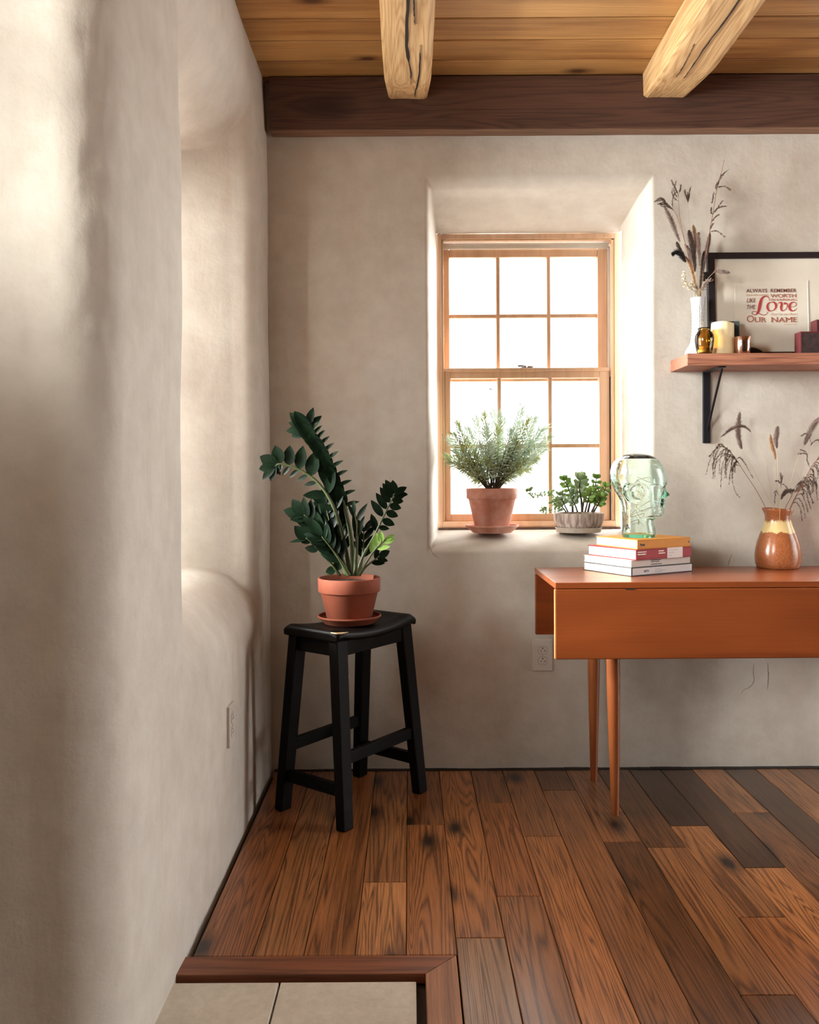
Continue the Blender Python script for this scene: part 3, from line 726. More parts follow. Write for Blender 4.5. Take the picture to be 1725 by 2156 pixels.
# fairy lights coiled inside it
rs = random.Random(5); pts = []
for i in range(46):
    a = i*1.15; rad_ = .046*(.55+.45*math.sin(i*.9))
    zz = .035+.17*(i/45) + .012*math.sin(i*2.1)
    pts.append(Vector((rad_*math.cos(a)+(.004 if zz > .09 else -.002), rad_*.85*math.sin(a), zz)))
sl = empty('fairy_light_string', (hx-.004, hy, ZB), 0, 'thin wire of tiny fairy lights coiled inside the glass head', 'string lights')
mb = MB(); P = bez(pts, 320); mb.tube(P, .0007, 5); mb.build('wire', simple('copper_wire', lin(190, 160, 110), .35, .8), sl)
mbb = simple('led_bead', lin(240, 238, 225), .2); 
mb = MB(); mb.tube([Vector((0, 0, -.003)), Vector((0, 0, 0)), Vector((0, 0, .003))], [.0008, .0019, .0008], 8); bd = mb.build('bead', mbb, sl, True); bd.location = pts[3]
for i in range(6, 45, 3):
    b_ = bd.copy(); C.objects.link(b_); b_.location = pts[i]
# ================= POTS =================
def terracotta(name, base, pale, amt=.5):
    n = NT(name); v = n.mapping(); a = n.noise(v, 7, 5, .65); b = n.noise(n.mapping((1, 1, .5)), 22, 4, .6)
    c = n.mix(n.ramp(a, [(.42, (0,)*3), (.72, (amt,)*3)]), base, pale); c = n.mix(.35, c, n.mix(n.ramp(b, [(.35, (0,)*3), (.65, (1,)*3)]), tuple(x*.7 for x in base[:3])+(1,), c))
    n.col(c); n.b.inputs['Roughness'].default_value = .8; n.bump(b, .15, .001); return n.m
mtc = terracotta('terracotta_worn', lin(184, 118, 97), lin(226, 192, 178), .8)
mtc2 = terracotta('terracotta_orange', lin(132, 64, 40), lin(158, 92, 66), .3)
msoil = simple('potting_soil', lin(36, 26, 20), .95, var=.5, scale=90, bump=1.0)
def clay_pot(parent, r, h, rim_h, rb, mat, soil=True, t=.007):
    ro = r*.955
    prof = [(rb*.3, 0), (rb*.96, 0), (rb, .003), (ro*.965, h-rim_h-.002), (ro*.985, h-rim_h), (r*.985, h-rim_h+.001), (r, h-rim_h+.004), (r*1.01, h-.004), (r, h), (r-t*.6, h+.0005), (r-t*1.2, h-.004), (r-t*1.6, h-.028), (rb*.3, h-.029)]
    mb = MB(); mb.lathe([(0.0001, 0)]+prof[1:-1], 56)
    o = mb.build('pot', mat, parent, True, auto=40)
    if soil:
        s_ = MB(); nn = 40; vv = [Vector((0, 0, h-.016))]
        for q in (.35, .7, 1.0):
            for k in range(nn):
                a = 2*PI*k/nn; vv.append(Vector((q*(r-t*1.35)*math.cos(a), q*(r-t*1.35)*math.sin(a), h-.018+.004*rnd.random()*(q < 1))))
        ff = [(0, 1+k, 1+(k+1) % nn) for k in range(nn)]
        for q in range(2):
            for k in range(nn): a = 1+q*nn+k; b = 1+q*nn+(k+1) % nn; ff.append((a, a+nn, b+nn, b))
        s_.add(vv, ff); s_.build('soil', msoil, o, True)
    return o
def saucer(loc, r, h, mat, label, rb=.8, name='plant_saucer'):
    mb = MB(); mb.lathe([(.0001, 0), (r*rb, 0), (r*rb*1.02, .002), (r*.97, h*.72), (r*.985, h*.76), (r, h*.80), (r, h-.001), (r*.985, h), (r*.955, h-.001), (r*.93, h*.6), (r*.80, .0075), (.0001, .007)], 56)
    o = mb.build(name, mat, None, True, auto=35); o.location = loc; tag(o, label, 'saucer'); return o
# ---- leaves ----
def leaf(mb, p, d, nrm, L, Wd, curl=.15, fold=.18, n=7, tip=1.0, blunt=.85):
    d = Vector(d).normalized(); nrm = Vector(nrm); nrm = (nrm-d*nrm.dot(d)).normalized(); s_ = d.cross(nrm)
    vs = []; fs = []
    for i in range(n+1):
        t = i/n; wd = Wd/2*(math.sin(PI*min(1, t**blunt))**.8 if 0 < t < 1 else 0); c = p+d*(L*t)-nrm*(curl*L*t*t)
        vs += [c+s_*wd+nrm*fold*wd, c, c-s_*wd+nrm*fold*wd]
    for i in range(n):
        a = 3*i; fs += [(a, a+1, a+4, a+3), (a+1, a+2, a+5, a+4)]
    mb.add(vs, fs)
def leaf_mat(name, c, c2, rough=.35, trans=.12, scale=18, spec=.5):
    n = NT(name); a = n.noise(n.mapping(), scale, 3); n.col(n.ramp(a, [(.35, c), (.65, c2)])); n.b.inputs['Roughness'].default_value = rough
    n.b.inputs['Specular IOR Level'].default_value = spec
    tr = n.n('ShaderNodeBsdfTranslucent'); tr.inputs[0].default_value = tuple(min(1, x*1.4) for x in c2[:3])+(1,); mx = n.n('ShaderNodeMixShader'); mx.inputs[0].default_value = trans
    n.l(n.b.outputs[0], mx.inputs[1]); n.l(tr.outputs[0], mx.inputs[2]); n.l(mx.outputs[0], n.out.inputs[0]); return n.m
# ---- ZZ plant on the stool ----
mzz = leaf_mat('dark_glossy_leaf', lin(8, 20, 11), lin(17, 34, 19), .4, .03, spec=.12); mzn = leaf_mat('young_leaf', lin(92, 132, 56), lin(146, 178, 96), .32, .3); mzs = simple('plant_stalk', lin(66, 74, 40), .5)
PX, PY = at(735, 1200, 2.82).x, 2.82
ZST = .6035
saucer((PX, PY, ZST-.004), .106, .026, mtc2, 'terracotta saucer under the dark leafy plant on the black stool')
zz = empty('potted_plant', (PX, PY, ZST+.004), 0, 'dark green glossy-leaved plant in a terracotta pot on the black stool', 'plant')
clay_pot(zz, .1035, .142, .047, .074, mtc2)
inv = Vector((PX, PY, ZST+.004))
def frond(path, leaves, mat=mzz, name='stalk', r0=.0075, r1=.0018):
    """path: [(px,py,Y)...]; leaves: (t, side, length, width, angle from stalk deg, facing 0..1, depth tilt)"""
    P = [at(*p)-inv for p in path]; Q = bez(P, 40)
    mb = MB(); mb.tube(Q, [r0+(r1-r0)*i/40 for i in range(41)], 8); stk = mb.build(name, mzs, zz, True)
    lb = MB()
    for (t, side, L, Wd, ang, face, dep) in leaves:
        i = min(39, max(0, int(t*40))); p = Q[i].lerp(Q[i+1], t*40-i); d = (Q[min(i+1, 40)]-Q[max(i-1, 0)]).normalized()
        per = Vector((d.z, 0, -d.x)).normalized()*side          # perpendicular in the XZ plane; side +1 = to the right of an upward stalk
        a = math.radians(ang); dr = d*math.cos(a)+per*math.sin(a)+Vector((0, dep, 0))
        nr = Vector((0, -1, 0))*face+(dr.cross(Vector((0, 1, 0))))*(1-face)*side
        leaf(lb, p, dr, nr, L, Wd, .12*rnd.uniform(.4, 1.4), .22)
    lb.build('leaflets', mat, stk, True)
    return stk
px2 = 2.82/F
rr_ = random.Random(11)
# tall stalk leaning left, its left leaflets overlapping along it
L1 = []
for k in range(12):
    t = .34+.63*k/11; sz = 46-8*k/11
    L1.append((t, -1, (sz+14)*px2, 27*px2, 28 if k < 4 else 14, .9, -.12+.03*rr_.random()))
    L1.append((t+.01, -1, (sz+8)*px2, 25*px2, 4, .9, -.2))
    if k < 11: L1.append((t+.02, 1, (33-3*k/11)*px2, 11*px2, 84-k*1.2, .55, -.2))
L1 += [(.97, -1, 46*px2, 22*px2, 60, .9, -.1), (.99, -1, 42*px2, 16*px2, 40, .9, 0), (1., 1, 44*px2, 18*px2, 50, .9, 0), (.95, -1, 40*px2, 18*px2, 75, .9, 0), (.985, 1, 40*px2, 16*px2, 78, .8, 0)]
frond([(742, 1212, 2.82), (741, 1150, 2.815), (728, 1075, 2.80), (708, 1015, 2.79), (685, 962, 2.78), (662, 925, 2.78), (646, 900, 2.78)], L1, r0=.009)
# arching stalk to the far left
L2 = [(.40, 1, 56*px2, 22*px2, 48, .9, -.1), (.40, -1, 50*px2, 20*px2, 60, .9, -.1), (.30, -1, 44*px2, 16*px2, 50, .6, .1), (.30, 1, 48*px2, 18*px2, 40, .7, .1)]
for k, (t, lu, wu, ang) in enumerate(((.56, 52, 30, 62), (.66, 50, 26, 72), (.75, 42, 26, 76), (.84, 40, 28, 66), (.92, 40, 28, 50))): L2.append((t, 1, lu*px2, wu*px2, ang, .95, -.1))
for k, t in enumerate((.50, .58, .66, .74, .82, .90)): L2.append((t, -1, (30-k*1.2)*px2, 10*px2, 58 + k*3, .75, .1))
L2 += [(.97, 1, 36*px2, 22*px2, 24, .9, 0), (1., -1, 38*px2, 17*px2, 16, .9, 0), (.97, -1, 34*px2, 15*px2, 34, .9, 0)]
frond([(738, 1212, 2.80), (722, 1130, 2.79), (700, 1062, 2.785), (668, 1015, 2.78), (628, 988, 2.775), (592, 977, 2.77), (578, 982, 2.77)], L2, r0=.008)
# right stalk with neat pairs
L3 = [(.46, -1, 40*px2, 16*px2, 40, .8, 0), (.50, 1, 24*px2, 12*px2, 70, .8, 0)]
for k in range(5):
    t = .58+.36*k/4; L3.append((t+.03, -1, (45-2*k)*px2, 17*px2, 62-2*k, .9, 0)); L3.append((t, 1, (30-1.5*k)*px2, 17*px2, 88-5*k, .9, 0))
L3 += [(.98, -1, 30*px2, 18*px2, 30, .9, 0), (.99, 1, 30*px2, 15*px2, 38, .9, 0), (.97, 1, 30*px2, 14*px2, 66, .9, 0), (.97, -1, 32*px2, 19*px2, 54, .9, 0)]
frond([(750, 1212, 2.84), (764, 1172, 2.85), (786, 1132, 2.86), (806, 1090, 2.86), (822, 1058, 2.86), (831, 1038, 2.86)], L3, r0=.006)
# middle-left stalk of broad leaves
L4 = []
for k in range(6):
    t = .35+.55*k/5; L4.append((t, 1, (54-2*k)*px2, 20*px2, 42, .75, -.2)); L4.append((t, -1, (46-2*k)*px2, 20*px2, 40, .8, -.1))
L4 += [(.97, -1, 46*px2, 26*px2, 22, .95, 0), (1., 1, 40*px2, 26*px2, 14, .95, 0), (.95, -1, 34*px2, 8*px2, 46, .4, 0)]
frond([(733, 1212, 2.79), (712, 1170, 2.78), (686, 1132, 2.76), (660, 1100, 2.75), (640, 1084, 2.745)], L4, r0=.007)
# low left stalk
L5 = [(.12, 1, 26*px2, 20*px2, 50, .9, 0), (.15, -1, 22*px2, 18*px2, 70, .9, 0), (.55, 1, 40*px2, 16*px2, 50, .8, 0), (.62, -1, 30*px2, 16*px2, 40, .9, 0), (.7, 1, 34*px2, 20*px2, 30, .9, -.1), (.8, 1, 40*px2, 20*px2, 60, .8, -.1), (.85, -1, 26*px2, 14*px2, 30, .8, 0), (.94, 1, 40*px2, 26*px2, 4, .95, 0), (.95, -1, 38*px2, 9*px2, 50, .6, 0)]
frond([(716, 1212, 2.80), (700, 1190, 2.79), (680, 1168, 2.78), (662, 1148, 2.775), (644, 1132, 2.77)], L5, r0=.005)
# short upright stalks filling the middle
L6 = [(t, s_, 44*px2, 15*px2, 30+10*rr_.random(), .7, .15*rr_.uniform(-1, 1)) for t in (.35, .48, .6, .72, .84, .95) for s_ in (-1, 1)]+[(1., 1, 40*px2, 15*px2, 4, .9, 0)]
frond([(728, 1212, 2.83), (712, 1155, 2.84), (696, 1105, 2.84), (685, 1062, 2.845)], L6, r0=.006)
L7 = [(t, s_, 46*px2, 18*px2, 34, .75, .2*rr_.uniform(-1, 1)) for t in (.3, .45, .6, .75, .9) for s_ in (-1, 1)]+[(1., 1, 44*px2, 18*px2, 8, .9, 0)]
frond([(736, 1212, 2.77), (716, 1180, 2.75), (696, 1152, 2.74), (678, 1130, 2.735)], L7, r0=.006)
frond([(748, 1212, 2.79), (750, 1160, 2.785), (752, 1110, 2.78), (747, 1082, 2.78)], [(.5, 1, 50*px2, 13*px2, 14, .7, 0), (.5, -1, 52*px2, 14*px2, 10, .7, 0), (.8, 1, 44*px2, 12*px2, 40, .7, 0), (.82, -1, 40*px2, 10*px2, 14, .7, 0), (1., 1, 30*px2, 9*px2, 5, .8, 0)], r0=.008)
frond([(755, 1212, 2.85), (764, 1165, 2.86), (766, 1120, 2.87)], [(t, s_, 42*px2, 14*px2, 34, .7, .1) for t in (.4, .6, .8, 1.) for s_ in (-1, 1)], r0=.006)
frond([(740, 1212, 2.83), (728, 1160, 2.85), (716, 1118, 2.86), (712, 1085, 2.86)], [(t, s_, 40*px2, 15*px2, 32, .7, .1) for t in (.35, .5, .65, .8, .93) for s_ in (-1, 1)]+[(1., 1, 36*px2, 14*px2, 4, .9, 0)], r0=.005)
frond([(734, 1212, 2.78), (722, 1178, 2.76), (708, 1150, 2.75), (690, 1128, 2.745), (672, 1112, 2.74)], [(t, s_, 44*px2, 17*px2, 30, .8, -.1) for t in (.3, .45, .6, .75, .9) for s_ in (-1, 1)]+[(1., -1, 40*px2, 18*px2, 8, .9, 0)], r0=.005)
# young pale stalk low on the right
yl = frond([(756, 1212, 2.78), (770, 1186, 2.77), (786, 1162, 2.765), (800, 1146, 2.76), (812, 1136, 2.76)],
      [(.45, -1, 34*px2, 13*px2, 30, .9, 0), (.6, 1, 30*px2, 12*px2, 40, .8, 0), (.65, -1, 30*px2, 16*px2, 46, .95, -.1), (.8, -1, 26*px2, 14*px2, 50, .95, -.1), (.85, 1, 28*px2, 14*px2, 24, .95, 0), (.98, 1, 22*px2, 10*px2, 10, .9, 0)], mzn, r0=.005)
yl['label'] = 'pale young leaves'
frond([(757, 1212, 2.81), (768, 1196, 2.81), (784, 1182, 2.81), (798, 1172, 2.81)], [(.6, 1, 30*px2, 12*px2, 40, .8, 0), (.8, -1, 26*px2, 12*px2, 40, .8, 0), (1., 1, 26*px2, 16*px2, 6, .95, 0), (.9, 1, 24*px2, 12*px2, 50, .9, 0)], r0=.004)

# ---- lavender in a worn terracotta pot on the sill ----
SZ = .878+.004
def sill_z(x, y):
    best = None
    d = y-YB; lo, hi = .79, .95
    for _ in range(40):
        m_ = (lo+hi)/2
        if back_depth(x, m_) < d-1e-4: lo = m_
        else: hi = m_
    return (lo+hi)/2
LX, LY = at(1036, 1100, 3.275).x, 3.275
sz0 = max(sill_z(LX-.07, LY-.07), sill_z(LX+.07, LY+.07), sill_z(LX, LY+.09))
saucer((LX, LY, sz0), .103, .030, mtc, 'terracotta saucer under the silvery lavender pot on the window sill', .72)
lv = empty('lavender_plant', (LX, LY, sz0+.0085), 0, 'silvery green lavender bush in a faded terracotta pot on the window sill', 'plant')
clay_pot(lv, .0985, .162, .040, .064, mtc)
li = Vector((LX, LY, sz0+.0085))
mlv = leaf_mat('silver_green_leaf', lin(146, 168, 146), lin(196, 208, 188), .6, .16, 26); mlv2 = leaf_mat('olive_leaf', lin(132, 142, 84), lin(166, 172, 112), .6, .18, 26)
mls = simple('woody_stem', lin(74, 62, 46), .8); mlf = simple('dry_flower', lin(168, 150, 150), .8)
fol = MB(); fol2 = MB(); stm = MB()
tips = [(945, 925), (962, 893), (958, 950), (985, 905), (1002, 882), (1018, 872), (1022, 900), (1040, 868), (1052, 872), (1048, 905), (1060, 885), (1090, 892), (1098, 862), (1110, 885), (1118, 905), (1140, 905), (1150, 900), (1158, 920), (1148, 945), (1120, 930), (1085, 925),
        (948, 975), (970, 985), (992, 1000), (1000, 1012), (1072, 950), (1010, 940), (975, 950), (1130, 965), (1112, 985), (1090, 980), (1035, 935), (1065, 960), (985, 930), (1105, 955), (1020, 965), (940, 960), (955, 915), (1126, 880), (1075, 905), (1030, 950), (1000, 960), (1140, 935), (1095, 940), (968, 965), (1056, 930)]
for i, (tx, ty) in enumerate(tips):
    Y_ = LY+rr_.uniform(-.10, .085); tip = at(tx, ty, Y_)-li; base = Vector((rr_.uniform(-.014, .014), rr_.uniform(-.014, .014), .145))
    low = ty > 955
    mid = base.lerp(tip, .5)+Vector((tip.x*.12, 0, .02 if not low else .03))
    P = bez([base, mid, tip], 20); stm.tube(P[:15], [.0028-.0019*k/14 for k in range(15)], 5)
    Ls = (tip-base).length; nl = int(34+Ls*260); up_ = (P[-1]-P[-3]).normalized()
    for k in range(nl):
        t = 1-(k/nl)**1.1*.78; j = min(19, int(t*20)); p = P[j].lerp(P[min(20, j+1)], t*20-j); d = (P[min(20, j+1)]-P[max(0, j-1)]).normalized()
        a = k*2.4; o1 = d.orthogonal().normalized(); o2 = d.cross(o1); rad_ = (o1*math.cos(a)+o2*math.sin(a))
        spread = .35+1.0*(1-t); dd = d*(1.0-.35*min(1, spread))+rad_*min(1.2, spread)+Vector((0, 0, -.25*(1-t)))
        L_ = rr_.uniform(.022, .040)*(1 if t < .95 else .8)
        q = (fol2 if (i % 4 == 1 or low) and rr_.random() < .6 else fol)
        leaf(q, p, dd, rad_.cross(dd)+Vector((0, -.4, .2)), L_, L_*.105+.0010, rr_.uniform(-.1, .8), .3, 4)
stm.build('stems', mls, lv, True); fol.build('foliage', mlv, lv, True); fo = fol2.build('olive_foliage', mlv2, lv, True)
for (a, b) in (((1004, 882), (998, 838)), ((962, 893), (950, 878)), ((1098, 862), (1094, 850)), ((1122, 900), (1126, 876)), ((944, 935), (930, 915))):
    p0 = at(*a, LY)-li; p1 = at(*b, LY-.01)-li; P = bez([p0, p0.lerp(p1, .5)+Vector((.003, 0, 0)), p1], 12); mb = MB(); mb.tube(P, .0007, 5)
    for k in range(3, 13):
        for q in range(4):
            d = Vector((rr_.uniform(-1, 1), rr_.uniform(-1, 1), .8)).normalized(); leaf(mb, P[k], d, (1, 0, 0), .006, .0035, 0, .3, 3)
    mb.build('flower_spike', mlf, lv, True)
P = bez([at(1050, 880, LY)-li, at(1049, 850, LY)-li, at(1045, 832, LY)-li, at(1036, 822, LY)-li, at(1032, 819, LY)-li], 16); mb = MB(); mb.tube(P, .0008, 5)
for q in range(26):
    d = Vector((rr_.uniform(-1, 1), rr_.uniform(-1, 1), rr_.uniform(-1, 1))).normalized(); leaf(mb, P[-1-(q % 2)], d, (1, .3, 0), .006, .004, 0, .3, 3)
mb.build('flower_spike', mlf, lv, True)

# ---- succulent bowl ----
GX, GY = at(1218, 1100, 3.285).x, 3.285
sz1 = max(sill_z(GX-.06, GY-.05), sill_z(GX+.06, GY+.06), sill_z(GX, GY+.08))
mcem = NT('fluted_grey_clay'); v_ = mcem.mapping(); a_ = mcem.noise(mcem.mapping((1, 1, .1)), 95, 3); mcem.col(mcem.ramp(a_, [(.35, lin(122, 106, 98)), (.65, lin(184, 168, 158))])); mcem.b.inputs['Roughness'].default_value = .9; mcem = mcem.m
saucer((GX, GY, sz1), .090, .019, simple('grey_clay', lin(168, 156, 144), .85, var=.15), 'round grey clay saucer under the succulent bowl', .93)
sb = empty('succulent_bowl', (GX, GY, sz1+.0085), 0, 'low fluted grey bowl of jade-like succulents on the window sill', 'plant')
prof = [(.0001, 0), (.070, 0), (.078, .004), (.086, .014), (.092, .028), (.0955, .046), (.0965, .062), (.0955, .065), (.092, .066), (.089, .063), (.087, .050), (.0001, .048)]
mb = MB(); mb.lathe(prof, 144, fn=lambda r, z, a, i: r+(.0009*math.cos(a*58+3*math.sin(a*5)) if 1 < i < 7 else 0)); mb.build('bowl', mcem, sb, True, auto=50)
mb = MB(); mb.lathe([(.0001, .058), (.05, .057), (.0885, .055)], 40); mb.build('soil', msoil, sb, True)
gi = Vector((GX, GY, sz1+.0085))
mjd = leaf_mat('jade_leaf', lin(84, 120, 54), lin(140, 172, 84), .4, .22, 22); mjd2 = leaf_mat('grey_green_leaf', lin(112, 136, 106), lin(158, 176, 138), .45, .3, 22); msd = leaf_mat('sedum_leaf', lin(118, 144, 84), lin(160, 180, 120), .5, .2); mjs = simple('brown_stem', lin(78, 60, 48), .8)
def fat_leaf(mb, p, d, nrm, L, Wd, T):
    d = Vector(d).normalized(); nrm = Vector(nrm); nrm = nrm-d*nrm.dot(d); nrm = nrm.normalized() if nrm.length > 1e-4 else d.orthogonal().normalized(); s_ = d.cross(nrm); vs = []; fs = []; n, m = 8, 10
    for i in range(n+1):
        t = i/n; w_ = Wd/2*(math.sin(PI*t**1.25)**.62 if 0 < t < 1 else .02)+.0005; th = T/2*(math.sin(PI*t**1.1)**.6 if 0 < t < 1 else .05)+.0003
        for k in range(m):
            a = 2*PI*k/m; vs.append(p+d*L*t+s_*w_*math.cos(a)+nrm*(th*math.sin(a)+.12*L*(t-.0)**2))
    for i in range(n):
        for k in range(m): a = i*m+k; b = i*m+(k+1) % m; fs.append((a, b, b+m, a+m))
    fs += [tuple(range(m-1, -1, -1)), tuple(range(n*m, n*m+m))]; mb.add(vs, fs)
def jade(path, r0, mat, tipn=5, L=.025, Wd=.016):
    P = bez([at(*p)-gi for p in path], 16); mb = MB(); mb.tube(P, [r0*(1-.6*i/16) for i in range(17)], 8); s_ = mb.build('stem', mjs, sb, True)
    lb = MB()
    for i in (7, 9, 11, 12, 14, 16):
        for q in range(2 if i < 15 else tipn):
            a = i*1.3+q*(PI if i < 15 else 2*PI/tipn); d = (P[min(16, i+1)]-P[i-1]).normalized(); o1 = d.orthogonal().normalized(); o2 = d.cross(o1)
            el = .25 if i < 15 else .75
            fat_leaf(lb, P[i], (o1*math.cos(a)+o2*math.sin(a))*(1-el*.5)+Vector((0, 0, el)), Vector((0, -1, .5)), L*rr_.uniform(.8, 1.15), Wd*rr_.uniform(.85, 1.1), .005)
    lb.build('leaves', mat, s_, True)
jade([(1206, 1078, GY), (1204, 1050, GY), (1196, 1026, GY-.01), (1188, 1012, GY-.015)], .0045, mjd, 5)
jade([(1226, 1078, GY-.02), (1224, 1052, GY-.02), (1220, 1030, GY-.02), (1222, 1010, GY-.025)], .005, mjd2, 6, .032, .022)
jade([(1238, 1078, GY), (1244, 1052, GY+.01), (1252, 1030, GY+.02), (1256, 1008, GY+.02)], .0045, mjd, 6)
jade([(1246, 1078, GY-.01), (1256, 1058, GY-.01), (1268, 1042, GY-.01), (1276, 1026, GY-.01)], .0042, mjd, 5)
jade([(1226, 1078, GY+.03), (1230, 1045, GY+.04), (1228, 1016, GY+.04), (1226, 1004, GY+.04)], .004, mjd, 5)
jade([(1250, 1078, GY-.03), (1256, 1068, GY-.04), (1262, 1056, GY-.045), (1264, 1048, GY-.045)], .004, mjd, 5, .028, .018)
jade([(1216, 1078, GY-.05), (1212, 1066, GY-.06), (1206, 1052, GY-.065), (1208, 1040, GY-.065)], .0035, mjd2, 5, .026, .014)
jade([(1196, 1078, GY-.03), (1190, 1066, GY-.04), (1184, 1052, GY-.045), (1180, 1044, GY-.045)], .003, mjd2, 5, .024, .011)
jade([(1192, 1078, GY+.01), (1186, 1070, GY), (1180, 1064, GY-.01), (1176, 1060, GY-.01)], .003, mjd2, 7, .026, .008)
jade([(1232, 1078, GY-.05), (1236, 1062, GY-.055), (1240, 1046, GY-.055), (1246, 1036, GY-.055)], .004, mjd, 5, .028, .018)
def sedum(path, n, mat=msd, tipn=16, L=.0135, sparse=1):
    P = bez([at(*p)-gi for p in path], 24); mb = MB(); mb.tube(P, .0009, 5); s_ = mb.build('trailing_stem', msd, sb, True); lb = MB()
    for k in range(n):
        t = .15+.85*k/n; i = min(23, int(t*24)); a = k*2.2
        fat_leaf(lb, P[i], Vector((math.cos(a)*.5, math.sin(a)*.5, math.sin(k*2.4)*1.0)), (0, -1, 0), L, L*.36, L*.3)
    for k in range(tipn):
        a = k*2.4; fat_leaf(lb, P[-1-(k % 3)], Vector((math.cos(a)*.8, math.sin(a)*.6, .7*math.sin(a*1.7)+.2)), (0, -1, 0), L*1.2, L*.42, L*.3)
    lb.build('leaves', mat, s_, True)
sedum([(1180, 1078, GY-.03), (1172, 1050, GY-.04), (1155, 1038, GY-.05), (1135, 1042, GY-.05), (1118, 1042, GY-.05), (1114, 1028, GY-.05)], 26)
sedum([(1176, 1078, GY-.04), (1166, 1073, GY-.06), (1150, 1076, GY-.065), (1143, 1072, GY-.065)], 12)
sedum([(1178, 1078, GY), (1168, 1062, GY-.02), (1162, 1048, GY-.02), (1160, 1034, GY-.02)], 16)
sedum([(1182, 1078, GY-.05), (1176, 1066, GY-.06), (1172, 1058, GY-.065), (1162, 1056, GY-.065)], 14)
# ================= PITCHER AND DRIED GRASSES ON THE TABLE =================
QX, QY = at(1638, 1190, 3.005).x, 3.005
k_ = QY/F
mp = NT('salt_glaze'); v_ = mp.mapping(); zc = mp.n('ShaderNodeSeparateXYZ'); mp.l(v_, zc.inputs[0])
nz = mp.noise(mp.mapping((1, 1, .35)), 24, 4, .7); spk = mp.noise(v_, 260, 3, .7); blo = mp.noise(v_, 9, 3)
zz_ = mp.math('ADD', zc.outputs[2], mp.math('MULTIPLY', mp.math('SUBTRACT', nz, .5), .035))
brown = mp.mix(mp.ramp(spk, [(.38, (0,)*3), (.6, (1,)*3)]), lin(134, 78, 46), mp.ramp(blo, [(.35, lin(156, 90, 54)), (.7, lin(186, 118, 74))]))
band = mp.ramp(zz_, [(.126, (0,)*3), (.129, (1,)*3), (.163, (1,)*3), (.172, (0,)*3)])
mp.col(mp.mix(band, brown, lin(222, 196, 140))); mp.b.inputs['Roughness'].default_value = .22; mp.bump(nz, .25, .002)
h0 = (1202-1079)*k_
prof = [(.0001, 0), (40, 0), (42, 2), (44.5, 8), (45.5, 18), (45.5, 28), (44, 40), (41, 54), (36.5, 68), (32, 80), (28.5, 90), (26.5, 98), (25.5, 105), (26.5, 112), (29.5, 119), (31.5, 123.5), (30.6, 124.5), (28.5, 121), (25, 113), (23.5, 104), (26, 92), (36, 62), (42, 30), (41, 8), (.0001, 5)]
def pit(r, z, a, i):
    t = max(0, min(1, (z/k_-100)/24)); rad_ = r
    sp_ = math.exp(-((math.atan2(math.sin(a-math.radians(215)), math.cos(a-math.radians(215))))/.35)**2)
    return rad_*(1+.04*math.sin(3*a+1)*t+.10*sp_*t)+.0008*math.sin(a*2+z*30)
mb = MB(); mb.lathe([(r*k_ if r > .01 else r, z*k_) for r, z in prof], 72, fn=pit)
for i_, v3 in enumerate(mb.v):
    a_ = math.atan2(v3.y, v3.x)
    if v3.z > 105*k_: v3.z += (.0035*math.cos(a_-math.radians(180))-.002*math.cos(2*a_))*(v3.z/k_-105)/20
pt = mb.build('stoneware_pitcher', mp.m, None, True); pt.location = (QX, QY, TZ+.0003)
tag(pt, 'brown salt-glazed stoneware pitcher with a cream drip band, holding dried grasses on the table', 'pitcher')
mgd = simple('dried_grass_brown', lin(96, 76, 66), .85, var=.25, scale=60); mgm = simple('dried_grass_mauve', lin(146, 124, 116), .9, var=.25, scale=60); mgt = simple('dried_grass_tan', lin(186, 146, 112), .9, var=.2, scale=60); mgs = simple('dried_stalk_straw', lin(188, 170, 140), .8); mgr = simple('dried_stalk_russet', lin(136, 84, 60), .8)
rg = random.Random(21)
def bristles(mb, P, i0, i1, n, L, back=.35, wd=.0006, taper=True):
    n = int(n*2.0); L = L*1.6; wd = wd*1.15
    for k in range(n):
        t = rg.random(); i = i0+(i1-i0)*t; j = int(i); j = min(j, len(P)-2); p = P[j].lerp(P[j+1], i-j); d = (P[min(j+1, len(P)-1)]-P[max(j-1, 0)]).normalized()
        o1 = d.orthogonal().normalized(); o2 = d.cross(o1); a = rg.random()*6.283; s_ = math.sin(PI*min(1, t*.95+.05))**.5 if taper else 1
        dd = (d*(.55+back)+(o1*math.cos(a)+o2*math.sin(a))).normalized(); l_ = L*s_*rg.uniform(.6, 1.1)
        w_ = dd.cross(d).normalized()*wd; q = dd.cross(w_).normalized()*wd
        mb.add([p-w_, p+w_, p+dd*l_, p-q, p+q], [(0, 1, 2), (3, 4, 2)])
        if rg.random() < .45:   # seed
            c = p+dd*l_*.5; mb.add([c-w_*1.6-d*.0016, c+w_*1.6-d*.0016, c+d*.0022, c-q*1.6-d*.0016, c+q*1.6-d*.0016], [(0, 1, 2), (3, 4, 2)])
def plume(path, t0, label, group, mat=mgm, smat=mgs, L=.014, n=420, r=.0008, name='dried_grass_stalk', wd=.0006):
    P = bez([at(*p) for p in path], 60); o_ = P[0].copy(); P = [p-o_ for p in P]
    e = empty(name, o_, 0, label, 'dried grass', group)
    mb = MB(); mb.tube(P, [r*(1-.5*i/60) for i in range(61)], 5); mb.build('stalk', smat, e, True)
    hb = MB(); bristles(hb, P, t0*60, 60, n, L, wd=wd); hb.build('seed_head', mat, e)
    return e
